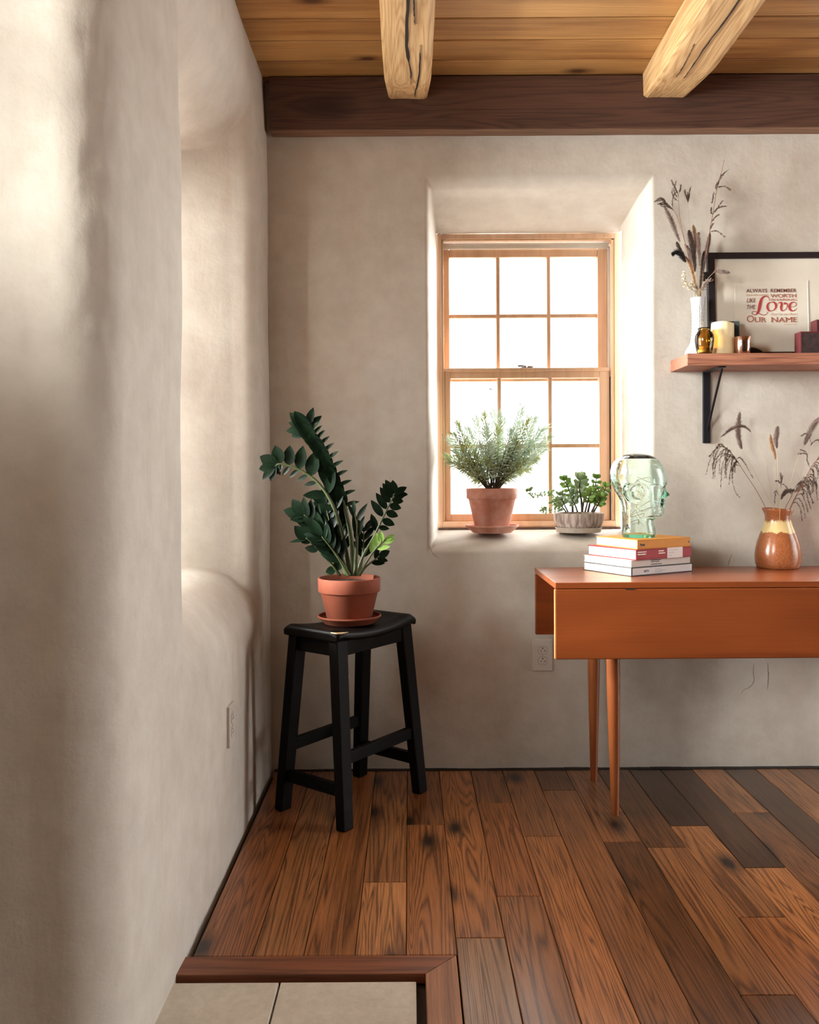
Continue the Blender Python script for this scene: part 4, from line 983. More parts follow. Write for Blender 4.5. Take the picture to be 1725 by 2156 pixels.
def panicle(path, branches, label, group, mat=mgd, smat=mgd, r=.0012, name='dried_grass_stalk'):
    """branches: (t on stalk, [(dx,dy) px offsets...]) thin drooping twigs with tiny spikelets"""
    Y0 = path[0][2]; kk = Y0/F
    P = bez([at(*p) for p in path], 60); o_ = P[0].copy(); P = [p-o_ for p in P]
    e = empty(name, o_, 0, label, 'dried grass', group)
    mb = MB(); mb.tube(P, [r*(1-.65*i/60) for i in range(61)], 6); mb.build('stalk', smat, e, True)
    hb = MB()
    for t, offs in branches:
        p = P[min(60, int(t*60))]; dy_ = rg.uniform(-.012, .012)
        Q = bez([p]+[p+Vector((dx*kk, dy_*(k+1)/len(offs), -dy*kk)) for k, (dx, dy) in enumerate(offs)], 22)
        hb.tube(Q, [.0007-.0004*i/22 for i in range(23)], 4); bristles(hb, Q, 3, 22, int(18+5*len(offs)), .0055, .9, .0005, False)
    hb.build('seed_head', mat, e)
    return e
G1 = 'dried grasses in the brown pitcher'
def droop(sd, n, t0, t1, length, dirx, spread=.4):
    rr = random.Random(sd); out = []
    for k in range(n):
        t = t0+(t1-t0)*k/max(1, n-1); l_ = length*rr.uniform(.6, 1.1); dx = dirx*l_*rr.uniform(.35, .7); up = -l_*rr.uniform(.0, .2)
        out.append((t, [(dx*.5, up), (dx*.95, l_*.25), (dx*rr.uniform(.9, 1.2), l_*.8*rr.uniform(.7, 1.2))]))
    return out
b0 = (1634, 1080, 3.0)
panicle([(1636, 1130, QY), (1616, 1078, 3.0), (1594, 1035, 2.99), (1566, 992, 2.985), (1548, 964, 2.98), (1530, 945, 2.98), (1506, 937, 2.98)],
        droop(3, 14, .56, .86, 62, -1)+droop(4, 6, .60, .80, 44, -.5)+[(.62, [(-8, 6), (-12, 30), (-6, 60), (4, 76)]), (.66, [(8, -2), (18, 10), (34, 40)])]+[(.93, [(-8, 2), (-18, 14), (-22, 20)])],
        'drooping brown feathery panicle leaning farthest left from the brown pitcher', G1, smat=mgr)
plume([(1634, 1130, QY), (1631, 1080, 3.0), (1618, 1010, 2.99), (1602, 950, 2.985), (1588, 918, 2.98), (1566, 898, 2.98), (1542, 902, 2.98), (1518, 920, 2.98)], .62, 'fine mauve grass head arched over sideways like a bow, above the brown pitcher', G1, L=.008, n=420)
plume([(1636, 1130, QY), (1632, 1080, 3.02), (1600, 1015, 3.03), (1572, 960, 3.035), (1560, 940, 3.035), (1554, 905, 3.035), (1558, 868, 3.035)], .62, 'upright mauve bottlebrush head crossing the arched one, left above the pitcher', G1, L=.013, n=520)
plume([(1638, 1130, QY), (1637, 1082, 3.0), (1636, 1010, 3.0), (1632, 960, 3.0), (1626, 940, 3.0), (1622, 915, 3.0)], .56, 'small tan grass spike standing in the middle, shorter of the middle pair', G1, mgt, L=.009, n=320)
plume([(1641, 1130, QY), (1640, 1082, 2.98), (1638, 1010, 2.98), (1637, 955, 2.98), (1634, 925, 2.98), (1638, 898, 2.98)], .66, 'dense mauve grass spike standing straight in the middle, taller of the middle pair', G1, L=.011, n=460)
plume([(1645, 1130, QY), (1652, 1080, 3.0), (1664, 1020, 3.0), (1682, 960, 3.0), (1694, 936, 3.0), (1708, 905, 3.0), (1724, 880, 3.0)], .66, 'mauve bottlebrush head leaning up to the right edge above the pitcher', G1, L=.013, n=440)
panicle([(1648, 1130, QY), (1660, 1080, 2.97), (1676, 1045, 2.96), (1700, 1005, 2.95), (1722, 965, 2.94), (1742, 940, 2.94)],
        [(.30+.05*k, [(9+k, -4), (20, 10+3*k), (24, 34)]) for k in range(5)]+droop(8, 8, .5, .9, 40, .8), 'thick dark stalk leaning to the right edge, feathery and drooping', G1, smat=mgr, r=.002)
panicle([(1650, 1130, QY), (1660, 1082, 3.02), (1684, 1030, 3.03), (1700, 1000, 3.03), (1714, 975, 3.03), (1734, 960, 3.03)],
        droop(9, 8, .55, .98, 38, .9)+[(.7, [(-6, -16), (-8, -34), (-20, -40)])], 'second dark stalk just behind the thick one leaning to the right edge', G1, r=.0016)
panicle([(1647, 1130, QY), (1650, 1082, 2.97), (1664, 1050, 2.96), (1676, 1024, 2.955), (1690, 1012, 2.95), (1706, 1014, 2.95)],
        droop(12, 8, .6, 1., 40, .9)+[(.6, [(6, -6), (14, -8), (22, -2)])], 'short dark drooping tuft low over the pitcher rim on the right', G1, r=.0014)
panicle([(1640, 1130, QY), (1640, 1082, 2.97), (1641, 1050, 2.96), (1644, 1025, 2.96), (1643, 1006, 2.96)],
        [(.55, [(-8, -10), (-10, 0), (-12, 18)]), (.80, [(-6, -8), (-12, -8)]), (.82, [(8, 2), (14, 12), (20, 20)]), (.9, [(2, -8), (2, -16)]), (.72, [(1, -14), (2, -26)])], 'short dark twiggy stalk rising straight from the pitcher mouth', G1, smat=mgs)
plume([(1643, 1130, QY), (1642, 1082, 2.95), (1645, 1052, 2.95), (1655, 1036, 2.95), (1672, 1032, 2.95)], .5, 'fluffy dark grass head curling low over the pitcher mouth', G1, mgd, L=.010, n=360)
plume([(1646, 1130, QY), (1650, 1080, 3.0), (1668, 1044, 3.0), (1680, 1030, 3.0), (1690, 1020, 3.0)], .6, 'small mauve plume nestled between the dark stalks on the right', G1, mgm, L=.010, n=300)
panicle([(1647, 1130, QY), (1655, 1082, 3.03), (1672, 1040, 3.04), (1690, 990, 3.05), (1704, 948, 3.05), (1708, 920, 3.05)],
        [(.75, [(-8, -3), (-18, -2)]), (.85, [(6, -8), (16, -14), (22, -10)]), (.92, [(-4, -14), (-12, -18), (-20, -14)])], 'thin pale stalk with bare side twigs at the far right of the pitcher', G1, mgd, mgs, r=.0009)

# ================= WALL SHELF =================
SHX, SHY0, SHZ = .965, 2.935, 1.5055
mrw = wood('reclaimed_red_pine', lin(178, 120, 94), lin(104, 56, 42), 'X', .6, 1.4, 0, 'Object', bumpk=.4, rings=14).m
mbi = simple('black_iron', (.012, .012, .016, 1), .45, .3)
sh = empty('wall_shelf', (SHX, YB, SHZ), 0, 'reddish reclaimed wood shelf on a black iron bracket, right of the window', 'shelf')
mb = MB(); mb.box((0, SHY0-YB, -.042), (.95, .004, 0)); mb.build('board', mrw, sh, bevel=.003)
BX = at(1490.5, 850, 3.10).x-SHX
br = MB(); br.box((BX-.0135, -.012, -.305), (BX+.0135, .0, -.042)); br.box((BX-.0135, -.165, -.047), (BX+.0135, .0, -.0425)); 
bo = br.build('bracket', mbi, sh, bevel=.0015)
br2 = MB(); br2.beam((BX+.002, -.155, -.050), (BX+.002, -.010, -.255), .007, .005, (1, 0, 0)); br2.tube([(BX, -.016, -.255), (BX, -.011, -.255)], .004, 8); br2.build('brace', mbi, bo)
b2 = bo.copy(); C.objects.link(b2); b2.location.x += .62
c2 = [c for c in bo.children][0].copy(); C.objects.link(c2); c2.parent = b2

# ================= THINGS ON THE SHELF =================
# milk-glass vase
VX, VY = at(1470, 700, 3.062).x, 3.062; kv = VY/F
mmk = simple('milk_glass', lin(196, 195, 200), .15, var=.02); mmk.node_tree.nodes['Principled BSDF'].inputs['Subsurface Weight'].default_value = .1
pr = [(0.01, 0), (22, 0), (25, 3), (27, 9), (26.5, 15), (22, 22), (16.5, 30), (13.6, 42), (12.3, 58), (12, 78), (12.4, 95), (13.4, 108), (14.6, 118), (15.8, 125.5), (15.6, 126.5), (14.5, 126), (13.0, 118), (10.8, 90), (10.5, 50), (.01, 44)]
pr2 = [pr[0]]
for a_, b_ in zip(pr[:-1], pr[1:]):
    nn = max(1, int(abs(b_[1]-a_[1])/1.2)); pr2 += [(a_[0]+(b_[0]-a_[0])*q/nn, a_[1]+(b_[1]-a_[1])*q/nn) for q in range(1, nn+1)]
def hob(r, z, a, i):
    zz = z/kv; out = i < len(pr2)*.52
    if out and 22 < zz < 112: return r+.0016*max(0, math.cos(a*9+zz*.42)*math.cos(a*9-zz*.42))*1.0
    return r
mb = MB(); mb.lathe([(max(.0001, r*kv), z*kv) for r, z in pr2], 108, fn=hob); vs_ = mb.build('milk_glass_vase', mmk, None, True); vs_.location = (VX, VY, SHZ)
tag(vs_, 'slim white milk-glass vase with a hobnail texture at the left end of the shelf', 'vase')
G2 = 'dried grasses in the white vase'
def S(zx, zy, Y=VY): return (1380+zx/6.956, 330+zy/6.956, Y)     # crop position to frame position
vb = (1470, 650, VY)
plume([vb, S(600, 1990), S(470, 1500, VY-.02), S(330, 1180, VY-.02), S(240, 950, VY-.02), S(130, 720, VY-.02)], .55, 'long fluffy mauve head leaning left towards the window above the white vase', G2, L=.012, n=420)
panicle([vb, S(600, 1990), S(480, 1430, VY-.03), S(390, 1100, VY-.03), S(300, 840, VY-.03), S(200, 730, VY-.03), S(80, 690, VY-.03)],
        [(.72+.02*k, [(-6, -5), (-14, -9-k), (-26, -10)]) for k in range(9)]+[(.74, [(-2, -14), (0, -28), (6, -38)])], 'dark brush-tipped stalk curving left above the white vase', G2, mgd, mgr)
panicle([vb, S(610, 1990), S(470, 1390), S(370, 960), S(345, 700), S(340, 560), S(395, 420)],
        [(.80, [(-3, -10), (-8, -20), (-12, -26)]), (.83, [(-4, -10), (-10, -22), (-14, -32)]), (.78, [(-6, -6), (-10, -16), (-6, -34)]), (.88, [(3, -8), (4, -16)]), (.72, [(-6, -4), (-12, -14), (-12, -26)])], 'tall thin forked brown stalk, left of the two tall ones over the white vase', G2, mgd, mgr, r=.0009)
panicle([vb, S(620, 1990), S(520, 1400), S(505, 1000), S(482, 740), S(475, 600)],
        [(.90, [(-2, -8), (-5, -18), (-6, -24)]), (.92, [(2, -8), (3, -20), (5, -28)]), (.9, [(0, -10), (1, -20)]), (.94, [(-1, -6), (-3, -14)]), (.93, [(1, -6), (2, -14)]), (.88, [(-1, -6), (-2, -16)])], 'slender stalk with a closed dark brush tip, standing upright over the white vase', G2, mgd, mgs, r=.0007)
plume([vb, S(620, 1990), S(570, 1600), S(545, 1350), S(520, 1200), S(490, 1080)], .35, 'thick dark mauve plume in the middle of the white vase', G2, simple('dried_grass_plum', lin(112, 90, 84), .9, var=.2), L=.013, n=620)
plume([vb, S(630, 1990), S(640, 1600), S(620, 1300), S(580, 1130), S(555, 1000)], .5, 'thin tan plume just right of the thick dark one in the white vase', G2, mgt, L=.009, n=320)
plume([vb, S(640, 1990), S(650, 1600, VY-.02), S(640, 1300, VY-.02), S(622, 1120, VY-.02)], .5, 'short russet plume in the centre of the bunch in the white vase', G2, mgm, L=.009, n=320)
panicle([vb, S(660, 1990), S(760, 1350, VY-.03), S(800, 1060, VY-.03), S(840, 850, VY-.03), S(880, 600, VY-.03), S(910, 430, VY-.03), S(970, 220, VY-.03), S(1010, 40, VY-.03)],
        [(.74, [(3, -10), (12, -26), (24, -38)]), (.72, [(2, -10), (8, -26), (16, -34)]), (.74, [(6, -2), (16, -3), (28, 4)]), (.52, [(6, -6), (16, -12), (28, -14)]), (.50, [(6, -8), (12, -18), (18, -26)]), (.44, [(4, -5), (10, -12), (16, -16)]), (.36, [(8, -3), (18, -3), (34, 8)]), (.38, [(2, -6), (5, -12)]), (.66, [(-4, -4), (-6, 6), (-8, 16)]), (.5, [(-4, -4), (-5, -12)]), (.70, [(-2, -8), (2, -18)])],
        'tallest stalk, reaching high to the right above the black picture frame', G2, mgd, mgr, r=.0015)
plume([vb, S(660, 1990), S(720, 1550, VY-.02), S(770, 1300, VY-.02), S(800, 1120, VY-.02)], .4, 'dark narrow plume along the foot of the tallest stalk in the white vase', G2, simple('dried_grass_plum2', lin(104, 84, 80), .9, var=.2), L=.010, n=420)
plume([vb, S(590, 1990), S(500, 1650, VY-.03), S(430, 1520, VY-.03), S(330, 1410, VY-.03), S(245, 1430, VY-.03)], .55, 'blackish fluffy tuft drooping to the left above the white vase', G2, simple('dried_grass_black', lin(48, 42, 46), .9, var=.2), L=.012, n=520)
plume([vb, S(600, 1990), S(520, 1700, VY-.01), S(440, 1500, VY-.01), S(360, 1360, VY-.01), S(310, 1250, VY-.01)], .6, 'small dark feathery tip between the black tuft and the tall stalks', G2, mgd, L=.009, n=300)
plume([vb, S(600, 1990), S(560, 1750, VY-.02), S(500, 1560, VY-.02), S(440, 1460, VY-.02)], .3, 'pale beige fluffy stalk beside the black tuft in the white vase', G2, mgt, L=.008, n=320)
plume([vb, S(680, 1990), S(720, 1850, VY-.04), S(800, 1750, VY-.05), S(880, 1680, VY-.05), S(960, 1680, VY-.05), S(1090, 1700, VY-.05)], .6, 'grey mauve tuft bent right across the edge of the black picture frame', G2, mgm, L=.009, n=360)
plume([vb, S(625, 1990), S(590, 1650, VY+.01), S(575, 1400, VY+.01), S(600, 1200, VY+.01), S(640, 1110, VY+.01)], .4, 'reddish brown plume behind the tan one, in the middle of the white vase', G2, simple('dried_grass_rust', lin(150, 108, 88), .9, var=.2), L=.010, n=420)
plume([vb, S(610, 1990), S(540, 1700, VY+.02), S(500, 1400, VY+.02), S(430, 1280, VY+.02)], .3, 'grey plume behind the forked stalks, rising from the left of the white vase', G2, mgm, L=.009, n=380)
plume([vb, S(645, 1990), S(680, 1700, VY+.02), S(700, 1500, VY+.02), S(720, 1380, VY+.02)], .3, 'short brown plume between the russet one and the tallest stalk', G2, mgd, L=.010, n=380)
mwf = simple('bleached_florets', lin(206, 192, 168), .85, var=.15, scale=80)
def florets(path, label, n=60, mat=mwf):
    P = bez([at(*p) for p in path], 40); o_ = P[0].copy(); P = [p-o_ for p in P]; e = empty('dried_floret_sprig', o_, 0, label, 'dried flower', G2)
    mb = MB(); mb.tube(P, .0008, 5); mb.build('stalk', mgs, e, True); hb = MB()
    for k in range(n):
        i = 14+int(26*k/n); p = P[min(40, i)]+Vector((rg.uniform(-1, 1), rg.uniform(-1, 1), rg.uniform(-1, 1)))*.005
        for q in range(3):
            d = Vector((rg.uniform(-1, 1), rg.uniform(-1, 1), rg.uniform(-.3, 1))); leaf(hb, p, d, (rg.uniform(-1, 1), -1, rg.uniform(-1, 1)), rg.uniform(.005, .009), .003, .3, .4, 3)
    hb.build('florets', mat, e, True); return e
florets([vb, S(590, 1990), S(500, 1930, VY-.04), S(430, 1850, VY-.045), S(420, 1750, VY-.045), S(410, 1680, VY-.045)], 'curved sprig of bleached papery florets on the left rim of the white vase', 70)
florets([vb, S(610, 1990), S(560, 1900, VY-.04), S(520, 1860, VY-.05), S(500, 1900, VY-.05)], 'short tangle of pale florets hugging the left of the vase mouth', 30)
florets([vb, S(680, 1990), S(730, 1900, VY-.03), S(760, 1830, VY-.035), S(830, 1800, VY-.035)], 'sprig of brownish florets on the right rim of the white vase', 50, mgm)
plume([vb, S(670, 1990), S(700, 1850, VY-.02), S(740, 1760, VY-.02), S(745, 1700, VY-.02)], .55, 'dark round seed head low beside the picture frame edge', G2, simple('dark_seed_head', lin(52, 42, 42), .9), L=.012, n=360)
# amber glass votive
def tinted(name, c, rough=.02):
    m = bpy.data.materials.new(name); m.use_nodes = True; t = m.node_tree; t.nodes.clear(); o = t.nodes.new('ShaderNodeOutputMaterial'); mx = t.nodes.new('ShaderNodeMixShader'); a = t.nodes.new('ShaderNodeBsdfTransparent'); b = t.nodes.new('ShaderNodeBsdfGlossy'); fr = t.nodes.new('ShaderNodeFresnel'); fr.inputs[0].default_value = 1.5
    a.inputs[0].default_value = c; b.inputs['Roughness'].default_value = rough; t.links.new(fr.outputs[0], mx.inputs[0]); t.links.new(a.outputs[0], mx.inputs[1]); t.links.new(b.outputs[0], mx.inputs[2]); t.links.new(mx.outputs[0], o.inputs[0]); return m
AX, AY = at(1483.5, 720, 2.968).x, 2.968; ka = AY/F
mb = MB(); mb.lathe([(max(.0001, r*ka), z*ka) for r, z in [(0, 0), (12, 0), (14.5, 2), (17.5, 14), (19.3, 26), (19.6, 33), (18.6, 40), (15.5, 46), (13.0, 49), (12.6, 51), (13.4, 55), (12.9, 55.5), (11.8, 52), (12, 49), (14.6, 45), (17.6, 39), (18.6, 33), (18.2, 26), (16.4, 14), (13, 4), (0, 3.5)]], 48)
am = empty('votive_holder', (AX, AY, SHZ), 0, 'small rounded amber glass votive holder in front of the white vase', 'candle holder')
mb.build('glass', tinted('amber_glass', (.90, .72, .42, 1)), am, True)
mb = MB(); mb.lathe([(.0001, .006), (.0225, .006), (.0255, .020), (.026, .026), (.0001, .0265)], 32); mb.build('wax', simple('cream_wax', lin(226, 206, 160), .5), am, True, auto=40)
# LED pillar candle
CX, CY = at(1521.5, 710, 3.001).x, 3.001; kc = CY/F
cn = empty('pillar_candle', (CX, CY, SHZ), 0, 'thick ivory pillar candle with a flame-shaped tip on the shelf', 'candle')
rc = 23.2*kc; hc = 68.5*kc
prof = [(.0001, 0), (rc*.98, 0), (rc, .002)]+[(rc*(1-.02*q/10), .002+(hc-.006)*q/10) for q in range(1, 11)]+[(rc*.95, hc), (rc*.90, hc-.002), (rc*.84, hc-.016), (rc*.6, hc-.021), (.0001, hc-.022)]
mb = MB(); mb.lathe(prof, 56)
for v3 in mb.v:
    if v3.z > hc-.008:
        a_ = math.atan2(v3.y, v3.x); v3.z += .0028*math.sin(a_*2+.5)+.0016*math.sin(a_*3)
mwx = simple('ivory_wax', lin(232, 212, 168), .45, var=.04); mwx.node_tree.nodes['Principled BSDF'].inputs['Subsurface Weight'].default_value = .25; mwx.node_tree.nodes['Principled BSDF'].inputs['Subsurface Radius'].default_value = (.02, .012, .006)
mb.build('wax', mwx, cn, True, auto=50)
mb = MB(); mb.lathe([(.0001, hc-.022), (.004, hc-.020), (.0046, hc-.012), (.0035, hc-.002), (.0012, hc+.005), (.0001, hc+.007)], 16); mb.build('flame_tip', simple('frosted_plastic', lin(236, 232, 214), .4, var=.02), cn, True)
# copper tumbler
UX, UY = at(1563.5, 730, 2.978).x, 2.978; ku = UY/F
cu_ = simple('rose_copper', lin(226, 190, 176), .16, 1.0, var=.03); mb = MB(); mb.lathe([(max(.0001, r*ku), z*ku) for r, z in [(0, 0), (14.6, 0), (15.4, 1), (16.8, 36.5), (16.5, 37.2), (16, 36.5), (14.6, 3), (0, 2.5)]], 48)
o = mb.build('metal_tumbler', cu_, None, True, auto=40); o.location = (UX, UY, SHZ); tag(o, 'shiny rose-copper metal tumbler right of the ivory candle', 'tumbler')
# small dark photo frame behind the candle
fx0, fx1 = at(1497, 700, 3.052).x, at(1559, 700, 3.052).x; fw = fx1-fx0; fh = 78*3.052/F
fr_ = empty('small_photo_frame', ((fx0+fx1)/2, 3.050, SHZ), 0, 'small dark rounded frame with silver corners standing behind the ivory candle', 'picture frame')
fr_.rotation_euler = (math.radians(-4), 0, 0)
mb = MB(); mb.box((-fw/2, 0, 0), (fw/2, .008, fh)); mb.build('panel', simple('dark_teal_black', lin(26, 30, 34), .4), fr_, bevel=.004, seg=3)
for sx_ in (-1, 1):
    mb = MB(); vv = [Vector((sx_*(fw/2-.001), -.0008, fh-.001)), Vector((sx_*(fw/2-.022), -.0008, fh-.001))]+[Vector((sx_*(fw/2-.001-.021*math.cos(q/6*PI/2)), -.0008, fh-.001-.018*math.sin(q/6*PI/2))) for q in range(1, 7)]
    mb.add(vv, [tuple(range(8))]); mb.build('corner', simple('tarnished_silver', lin(92, 104, 104), .4, .5), fr_)
mb = MB(); mb.tube(bez([Vector((.012, -.0015, fh-.006)), Vector((.028, -.0015, fh-.03)), Vector((.030, -.0015, fh-.05)), Vector((.022, -.0015, fh-.075))], 16), .001, 5); mb.build('wire_loop', simple('tarnished_wire', lin(130, 118, 112), .4, .5), fr_)
# half-round black piece behind the tumbler
dx0 = at(1572, 730, 3.074).x; mb = MB(); nn = 24; R_ = 39*3.074/F
vv = []
for yy in (0, .008):
    for q in range(nn+1): a_ = PI*q/nn; vv.append(Vector((R_*math.cos(a_), yy, .60*R_*math.sin(a_)**.85)))
ff = [tuple(range(nn+1)), tuple(range(2*nn+1, nn, -1))]+[(q, q+nn+1, q+nn+2, q+1) for q in range(nn)]+[(nn, 2*nn+1, nn+1, 0)]
mb.add(vv, ff); o = fixn(mb.build('arched_black_ornament', simple('matte_black', lin(24, 24, 30), .6), None, bevel=.001)); o.location = (dx0, 3.068, SHZ); tag(o, 'low arched black ornament standing behind the copper tumbler', 'ornament')
# two dark boxes at the right edge
mbx = NT('dark_leather'); a_ = mbx.noise(mbx.mapping((1, 1, 1)), 45, 4, .7); mbx.col(mbx.ramp(a_, [(.35, lin(34, 26, 32)), (.6, lin(66, 48, 46)), (.8, lin(110, 82, 70))])); mbx.b.inputs['Roughness'].default_value = .5; mbx = mbx.m; mbe = simple('oxblood_edge', lin(86, 30, 34), .5)
def box_frame(x0, x1, z1, Y, label):
    e = empty('trinket_box', ((x0+x1)/2, Y, SHZ), 0, label, 'box'); w_ = (x1-x0)/2
    mb = MB(); mb.box((-w_+.004, 0, .001), (w_-.004, .045, z1-.002)); mb.build('body', mbx, e, bevel=.001)
    mb = MB(); t_ = .005
    mb.box((-w_, -.001, 0), (-w_+t_, .046, z1)); mb.box((w_-t_, -.001, 0), (w_, .046, z1)); mb.box((-w_+t_, -.001, z1-t_), (w_-t_, .046, z1)); mb.box((-w_+t_, -.001, 0), (w_-t_, .046, .003)); mb.build('edging', mbe, e, bevel=.001)
box_frame(at(1685.5, 720, 2.965).x, at(1760, 720, 2.965).x, 47*2.965/F, 2.965, 'low dark leather box with oxblood edges, front one at the right end of the shelf')
box_frame(at(1718.5, 720, 3.03).x, at(1790, 720, 3.03).x, 77*3.03/F, 3.028, 'taller dark reddish box behind the low one at the right edge')
# ================= FRAMED PRINT =================
PXL, PZT = at(1494, 640, 3.085).x, at(1600, 530, 3.10).z
PW = .456; PH = PZT-SHZ
pf = empty('framed_print', (PXL+PW/2, 3.082, SHZ), 0, 'black-framed print of red and brown lettering leaning on the wall above the shelf', 'picture')
pf.rotation_euler = (math.radians(-3.0), 0, 0)
mfr = simple('black_frame', lin(30, 24, 30), .45, var=.2)
t_ = .0255; mb = MB(); mb.box((-PW/2, 0, 0), (-PW/2+t_, .02, PH)); mb.box((PW/2-t_, 0, 0), (PW/2, .02, PH)); mb.box((-PW/2+t_, 0, PH-t_*.88), (PW/2-t_, .02, PH)); mb.box((-PW/2+t_, 0, 0), (PW/2-t_, .02, t_))
mb.build('frame', mfr, pf, bevel=.0015)
mb = MB(); mb.box((-PW/2+t_, .010, t_), (PW/2-t_, .016, PH-t_*.88)); mat_ = mb.build('mat_board', simple('off_white_mat', lin(214, 206, 194), .7, var=.02), pf)
kp = 3.085/F
def F2(px, py):     # frame-local position of a point of the print
    p = at(px, py, 3.092); return p.x-(PXL+PW/2), p.z-SHZ
cx0, _ = F2(1550, 600); cx1, cz0 = F2(1704, 600)
mb = MB(); mb.box((cx0, .0088, t_), (cx1, .0100, at(1600, 590, 3.09).z-SHZ)); pp = mb.build('paper', simple('cream_paper', lin(216, 208, 196), .7, var=.02), pf)
mb = MB(); mb.box((cx1-.0004, .0080, t_), (cx1+.0012, .0088, at(1600, 588, 3.09).z-SHZ)); mb.build('paper_edge', simple('bright_paper_edge', lin(244, 240, 232), .6, var=.01), pp)
def ink(nm, c): return simple(nm, c, .7, var=.03)
i_br = ink('ink_brown', lin(110, 52, 46)); i_rd = ink('ink_red', lin(170, 52, 52)); i_rs = ink('ink_rust', lin(160, 80, 62)); i_lt = ink('ink_faded', lin(204, 168, 152)); i_md = ink('ink_terracotta', lin(168, 104, 90))
def line(s, x0, x1, yt, yb, mat, shear=0, off=0, serif=False, low=False):
    """fit a line of lettering into the pixel box (x0..x1, yt..yb)"""
    ax, az = F2(x0, yb); bx_, bz = F2(x1, yt); hgt = bz-az
    o = text(s, hgt/.72 if not low else hgt/.74, mat, pf, Matrix.Identity(4), shear=shear, off=off)
    xs_ = [v3.co.x for v3 in o.data.vertices]; w0 = min(xs_); sc_ = (bx_-ax)/(max(xs_)-w0)
    o.data.transform(Matrix.Translation((ax, .0078, az)) @ Matrix.Rotation(PI/2, 4, 'X') @ Matrix.Diagonal((sc_, 1, 1, 1)) @ Matrix.Translation((-w0, 0, 0)))
    if serif:      # slab serifs: short bars at the feet and heads of the letters
        pass
    return o
line('ALWAYS  REMEMBER', 1574, 1680, 605.5, 614, i_br, off=.00008)
line('there was nothing', 1573.5, 1620, 616, 621.5, i_lt)
line('WORTH', 1625, 1679, 617, 625, i_md, off=.00025)
line('SHARING', 1626, 1680, 627, 632.2, i_md, off=.00005)
line('LIKE', 1574.5, 1594, 626, 635.5, i_br, shear=.22)
line('THE', 1574.5, 1593, 640, 649.5, i_br, shear=.22)
line('that let us share', 1624, 1680.5, 657, 663, i_lt)
line('O', 1574, 1589, 662.5, 677.5, i_rs)
line('UR', 1591, 1614.5, 666.5, 677.5, i_rs)
line('NAME', 1626, 1680.5, 666.5, 677.5, i_rs)
mb = MB()
for xa, xb in ((1652, 1657), (1658.5, 1665), (1666.5, 1670), (1671.5, 1679)):
    a_, z_ = F2(xa, 682.6); b_, z2 = F2(xb, 681.2); mb.box((a_, .0077, z_), (b_, .0079, z2))
mb.build('small_print', i_lt, pf)
# slab serifs under and over the big capitals
mb = MB()
def sr(x0, x1, y):
    a_, z_ = F2(x0, y); b_, _ = F2(x1, y); mb.box((a_, .0077, z_-.0005), (b_, .0079, z_+.0005))
for x in (1592.5, 1601, 1605.5, 1612.5, 1627.5, 1638, 1642, 1650.5, 1655, 1665.5, 1670.5):
    if x not in (1592.5, 1601): sr(x-2, x+2, 677.2)
for x in (1592, 1600, 1605, 1627, 1638, 1655, 1666, 1670): sr(x-2, x+1.5, 667)
mb.build('serifs', i_rs, pf)
# the large script word
def stroke(pts, ws, mat, name='script_letter'):
    P3 = []
    for (x, y) in pts: a_, z_ = F2(x, y); P3.append(Vector((a_, .0076, z_)))
    Q = bez(P3, 40); vv = []; ff = []
    for i, q in enumerate(Q):
        t = i/40*(len(ws)-1); j = min(len(ws)-2, int(t)); w_ = (ws[j]+(ws[j+1]-ws[j])*(t-j))*kp/2
        d = (Q[min(40, i+1)]-Q[max(0, i-1)]).normalized(); nn_ = Vector((-d.z, 0, d.x))
        vv += [q+nn_*w_, q-nn_*w_, q+nn_*w_+Vector((0, .0004, 0)), q-nn_*w_+Vector((0, .0004, 0))]
    for i in range(40): a_ = 4*i; ff += [(a_, a_+1, a_+5, a_+4), (a_+2, a_+6, a_+7, a_+3), (a_, a_+4, a_+6, a_+2), (a_+1, a_+3, a_+7, a_+5)]
    return mesh(name, vv, ff, mat, pf)
stroke([(1622.5, 632), (1621, 625), (1614, 622), (1606.5, 627), (1603, 637), (1600.5, 648), (1597.5, 657), (1592, 662), (1585.5, 659.5), (1586, 655.5), (1592, 654.5), (1600, 659), (1609, 662.5), (1615.5, 660), (1618, 655)], [1, 1, 2, 4.5, 6.5, 6, 4, 1.2, .9, .9, .9, 1.6, 1.2, .9, .8], i_rd)
stroke([(1627.5, 635), (1620.5, 637), (1617.5, 645), (1621, 652.5), (1628, 653), (1634.5, 648), (1636, 640), (1632, 635), (1627.5, 635)], [1.2, 3, 4.6, 3, 1.2, 2.6, 4.8, 3, 1.2], i_rd)
stroke([(1641, 638), (1645, 635), (1648.5, 638), (1646.5, 646), (1648, 652.5), (1654, 652), (1659, 645), (1659, 638), (1654.5, 636.5), (1655, 640)], [1, 2.4, 4.6, 4.6, 3, 1, 1, 2, 3.2, 2], i_rd)
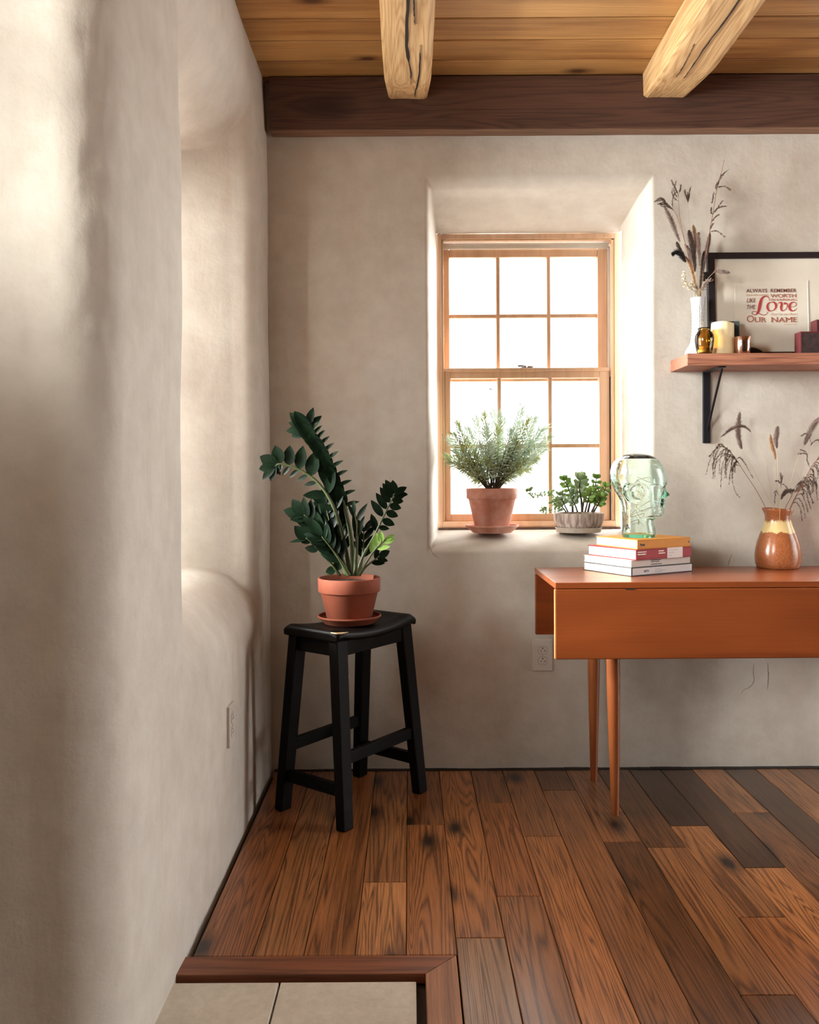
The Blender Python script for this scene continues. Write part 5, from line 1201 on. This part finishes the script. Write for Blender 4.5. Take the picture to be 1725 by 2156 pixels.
stroke([(1667, 645), (1675, 644), (1679, 639), (1675.5, 635), (1669, 636), (1664.5, 643), (1665.5, 650), (1671, 653.5), (1677, 651), (1680, 647.5)], [.9, .9, 1, 1.2, 2.6, 5, 4.6, 2, 1, .9], i_rd)

# ================= OUTLETS =================
mpl = simple('outlet_plastic', lin(206, 198, 190), .35, var=.02)
def outlet(loc, rz, label):
    """local +X across the plate, -Y out of the wall"""
    e = empty('electrical_outlet', loc, rz, label, 'outlet')
    mb = MB(); mb.box((-.0355, -.006, -.0575), (.0355, .010, .0575)); pl = mb.build('cover_plate', mpl, e, bevel=.0022, seg=3)
    for sg in (-1, 1):
        cz = sg*.0195; mb = MB(); nn = 32; vv = []
        for yy in (-.0072, -.004):
            for q in range(nn):
                a_ = 2*PI*q/nn; vv.append(Vector((.0172*math.cos(a_), yy, cz+max(-.0135, min(.0135, .0172*math.sin(a_))))))
        mb.add(vv, [tuple(range(nn-1, -1, -1)), tuple(range(nn, 2*nn))]+[(q, (q+1) % nn, nn+(q+1) % nn, nn+q) for q in range(nn)])
        rcp = fixn(mb.build('receptacle', mpl, e, bevel=.0006))
        mb = MB(); mb.tube([(0, -.0076, cz+.0075), (0, -.006, cz+.0075)], .0024, 12); mb.box((-.0075, -.0076, cz-.0055), (-.0058, -.006, cz+.001)); mb.box((.0058, -.0076, cz-.0055), (.0075, -.006, cz+.001)); mb.box((.0075, -.0076, cz-.0028), (.0115, -.006, cz-.0013)); mb.build('slots', mdk, rcp)
        gr = MB()
        for q in range(nn):
            a_ = 2*PI*q/nn; b_ = 2*PI*(q+1)/nn; f_ = lambda a: Vector((.0176*math.cos(a), -.0061, cz+max(-.0139, min(.0139, .0176*math.sin(a)))))
            gr.tube([f_(a_), f_(b_)], .0004, 4, False)
        gr.build('gap', mdk, rcp)
    mb = MB(); mb.tube([(0, -.0070, 0), (0, -.005, 0)], .0028, 12); mb.build('screw', simple('screw_head', lin(170, 160, 150), .4), e)
    return e
oz = at(1142, 1379, YB)
outlet((oz.x, YB-.002, oz.z), 0, 'white duplex outlet on the back wall beside the left end of the table')
outlet((XL+.006, 2.372, at(479, 1525, 2.372).z), PI/2, 'white duplex outlet on the left wall below the deep window niche')
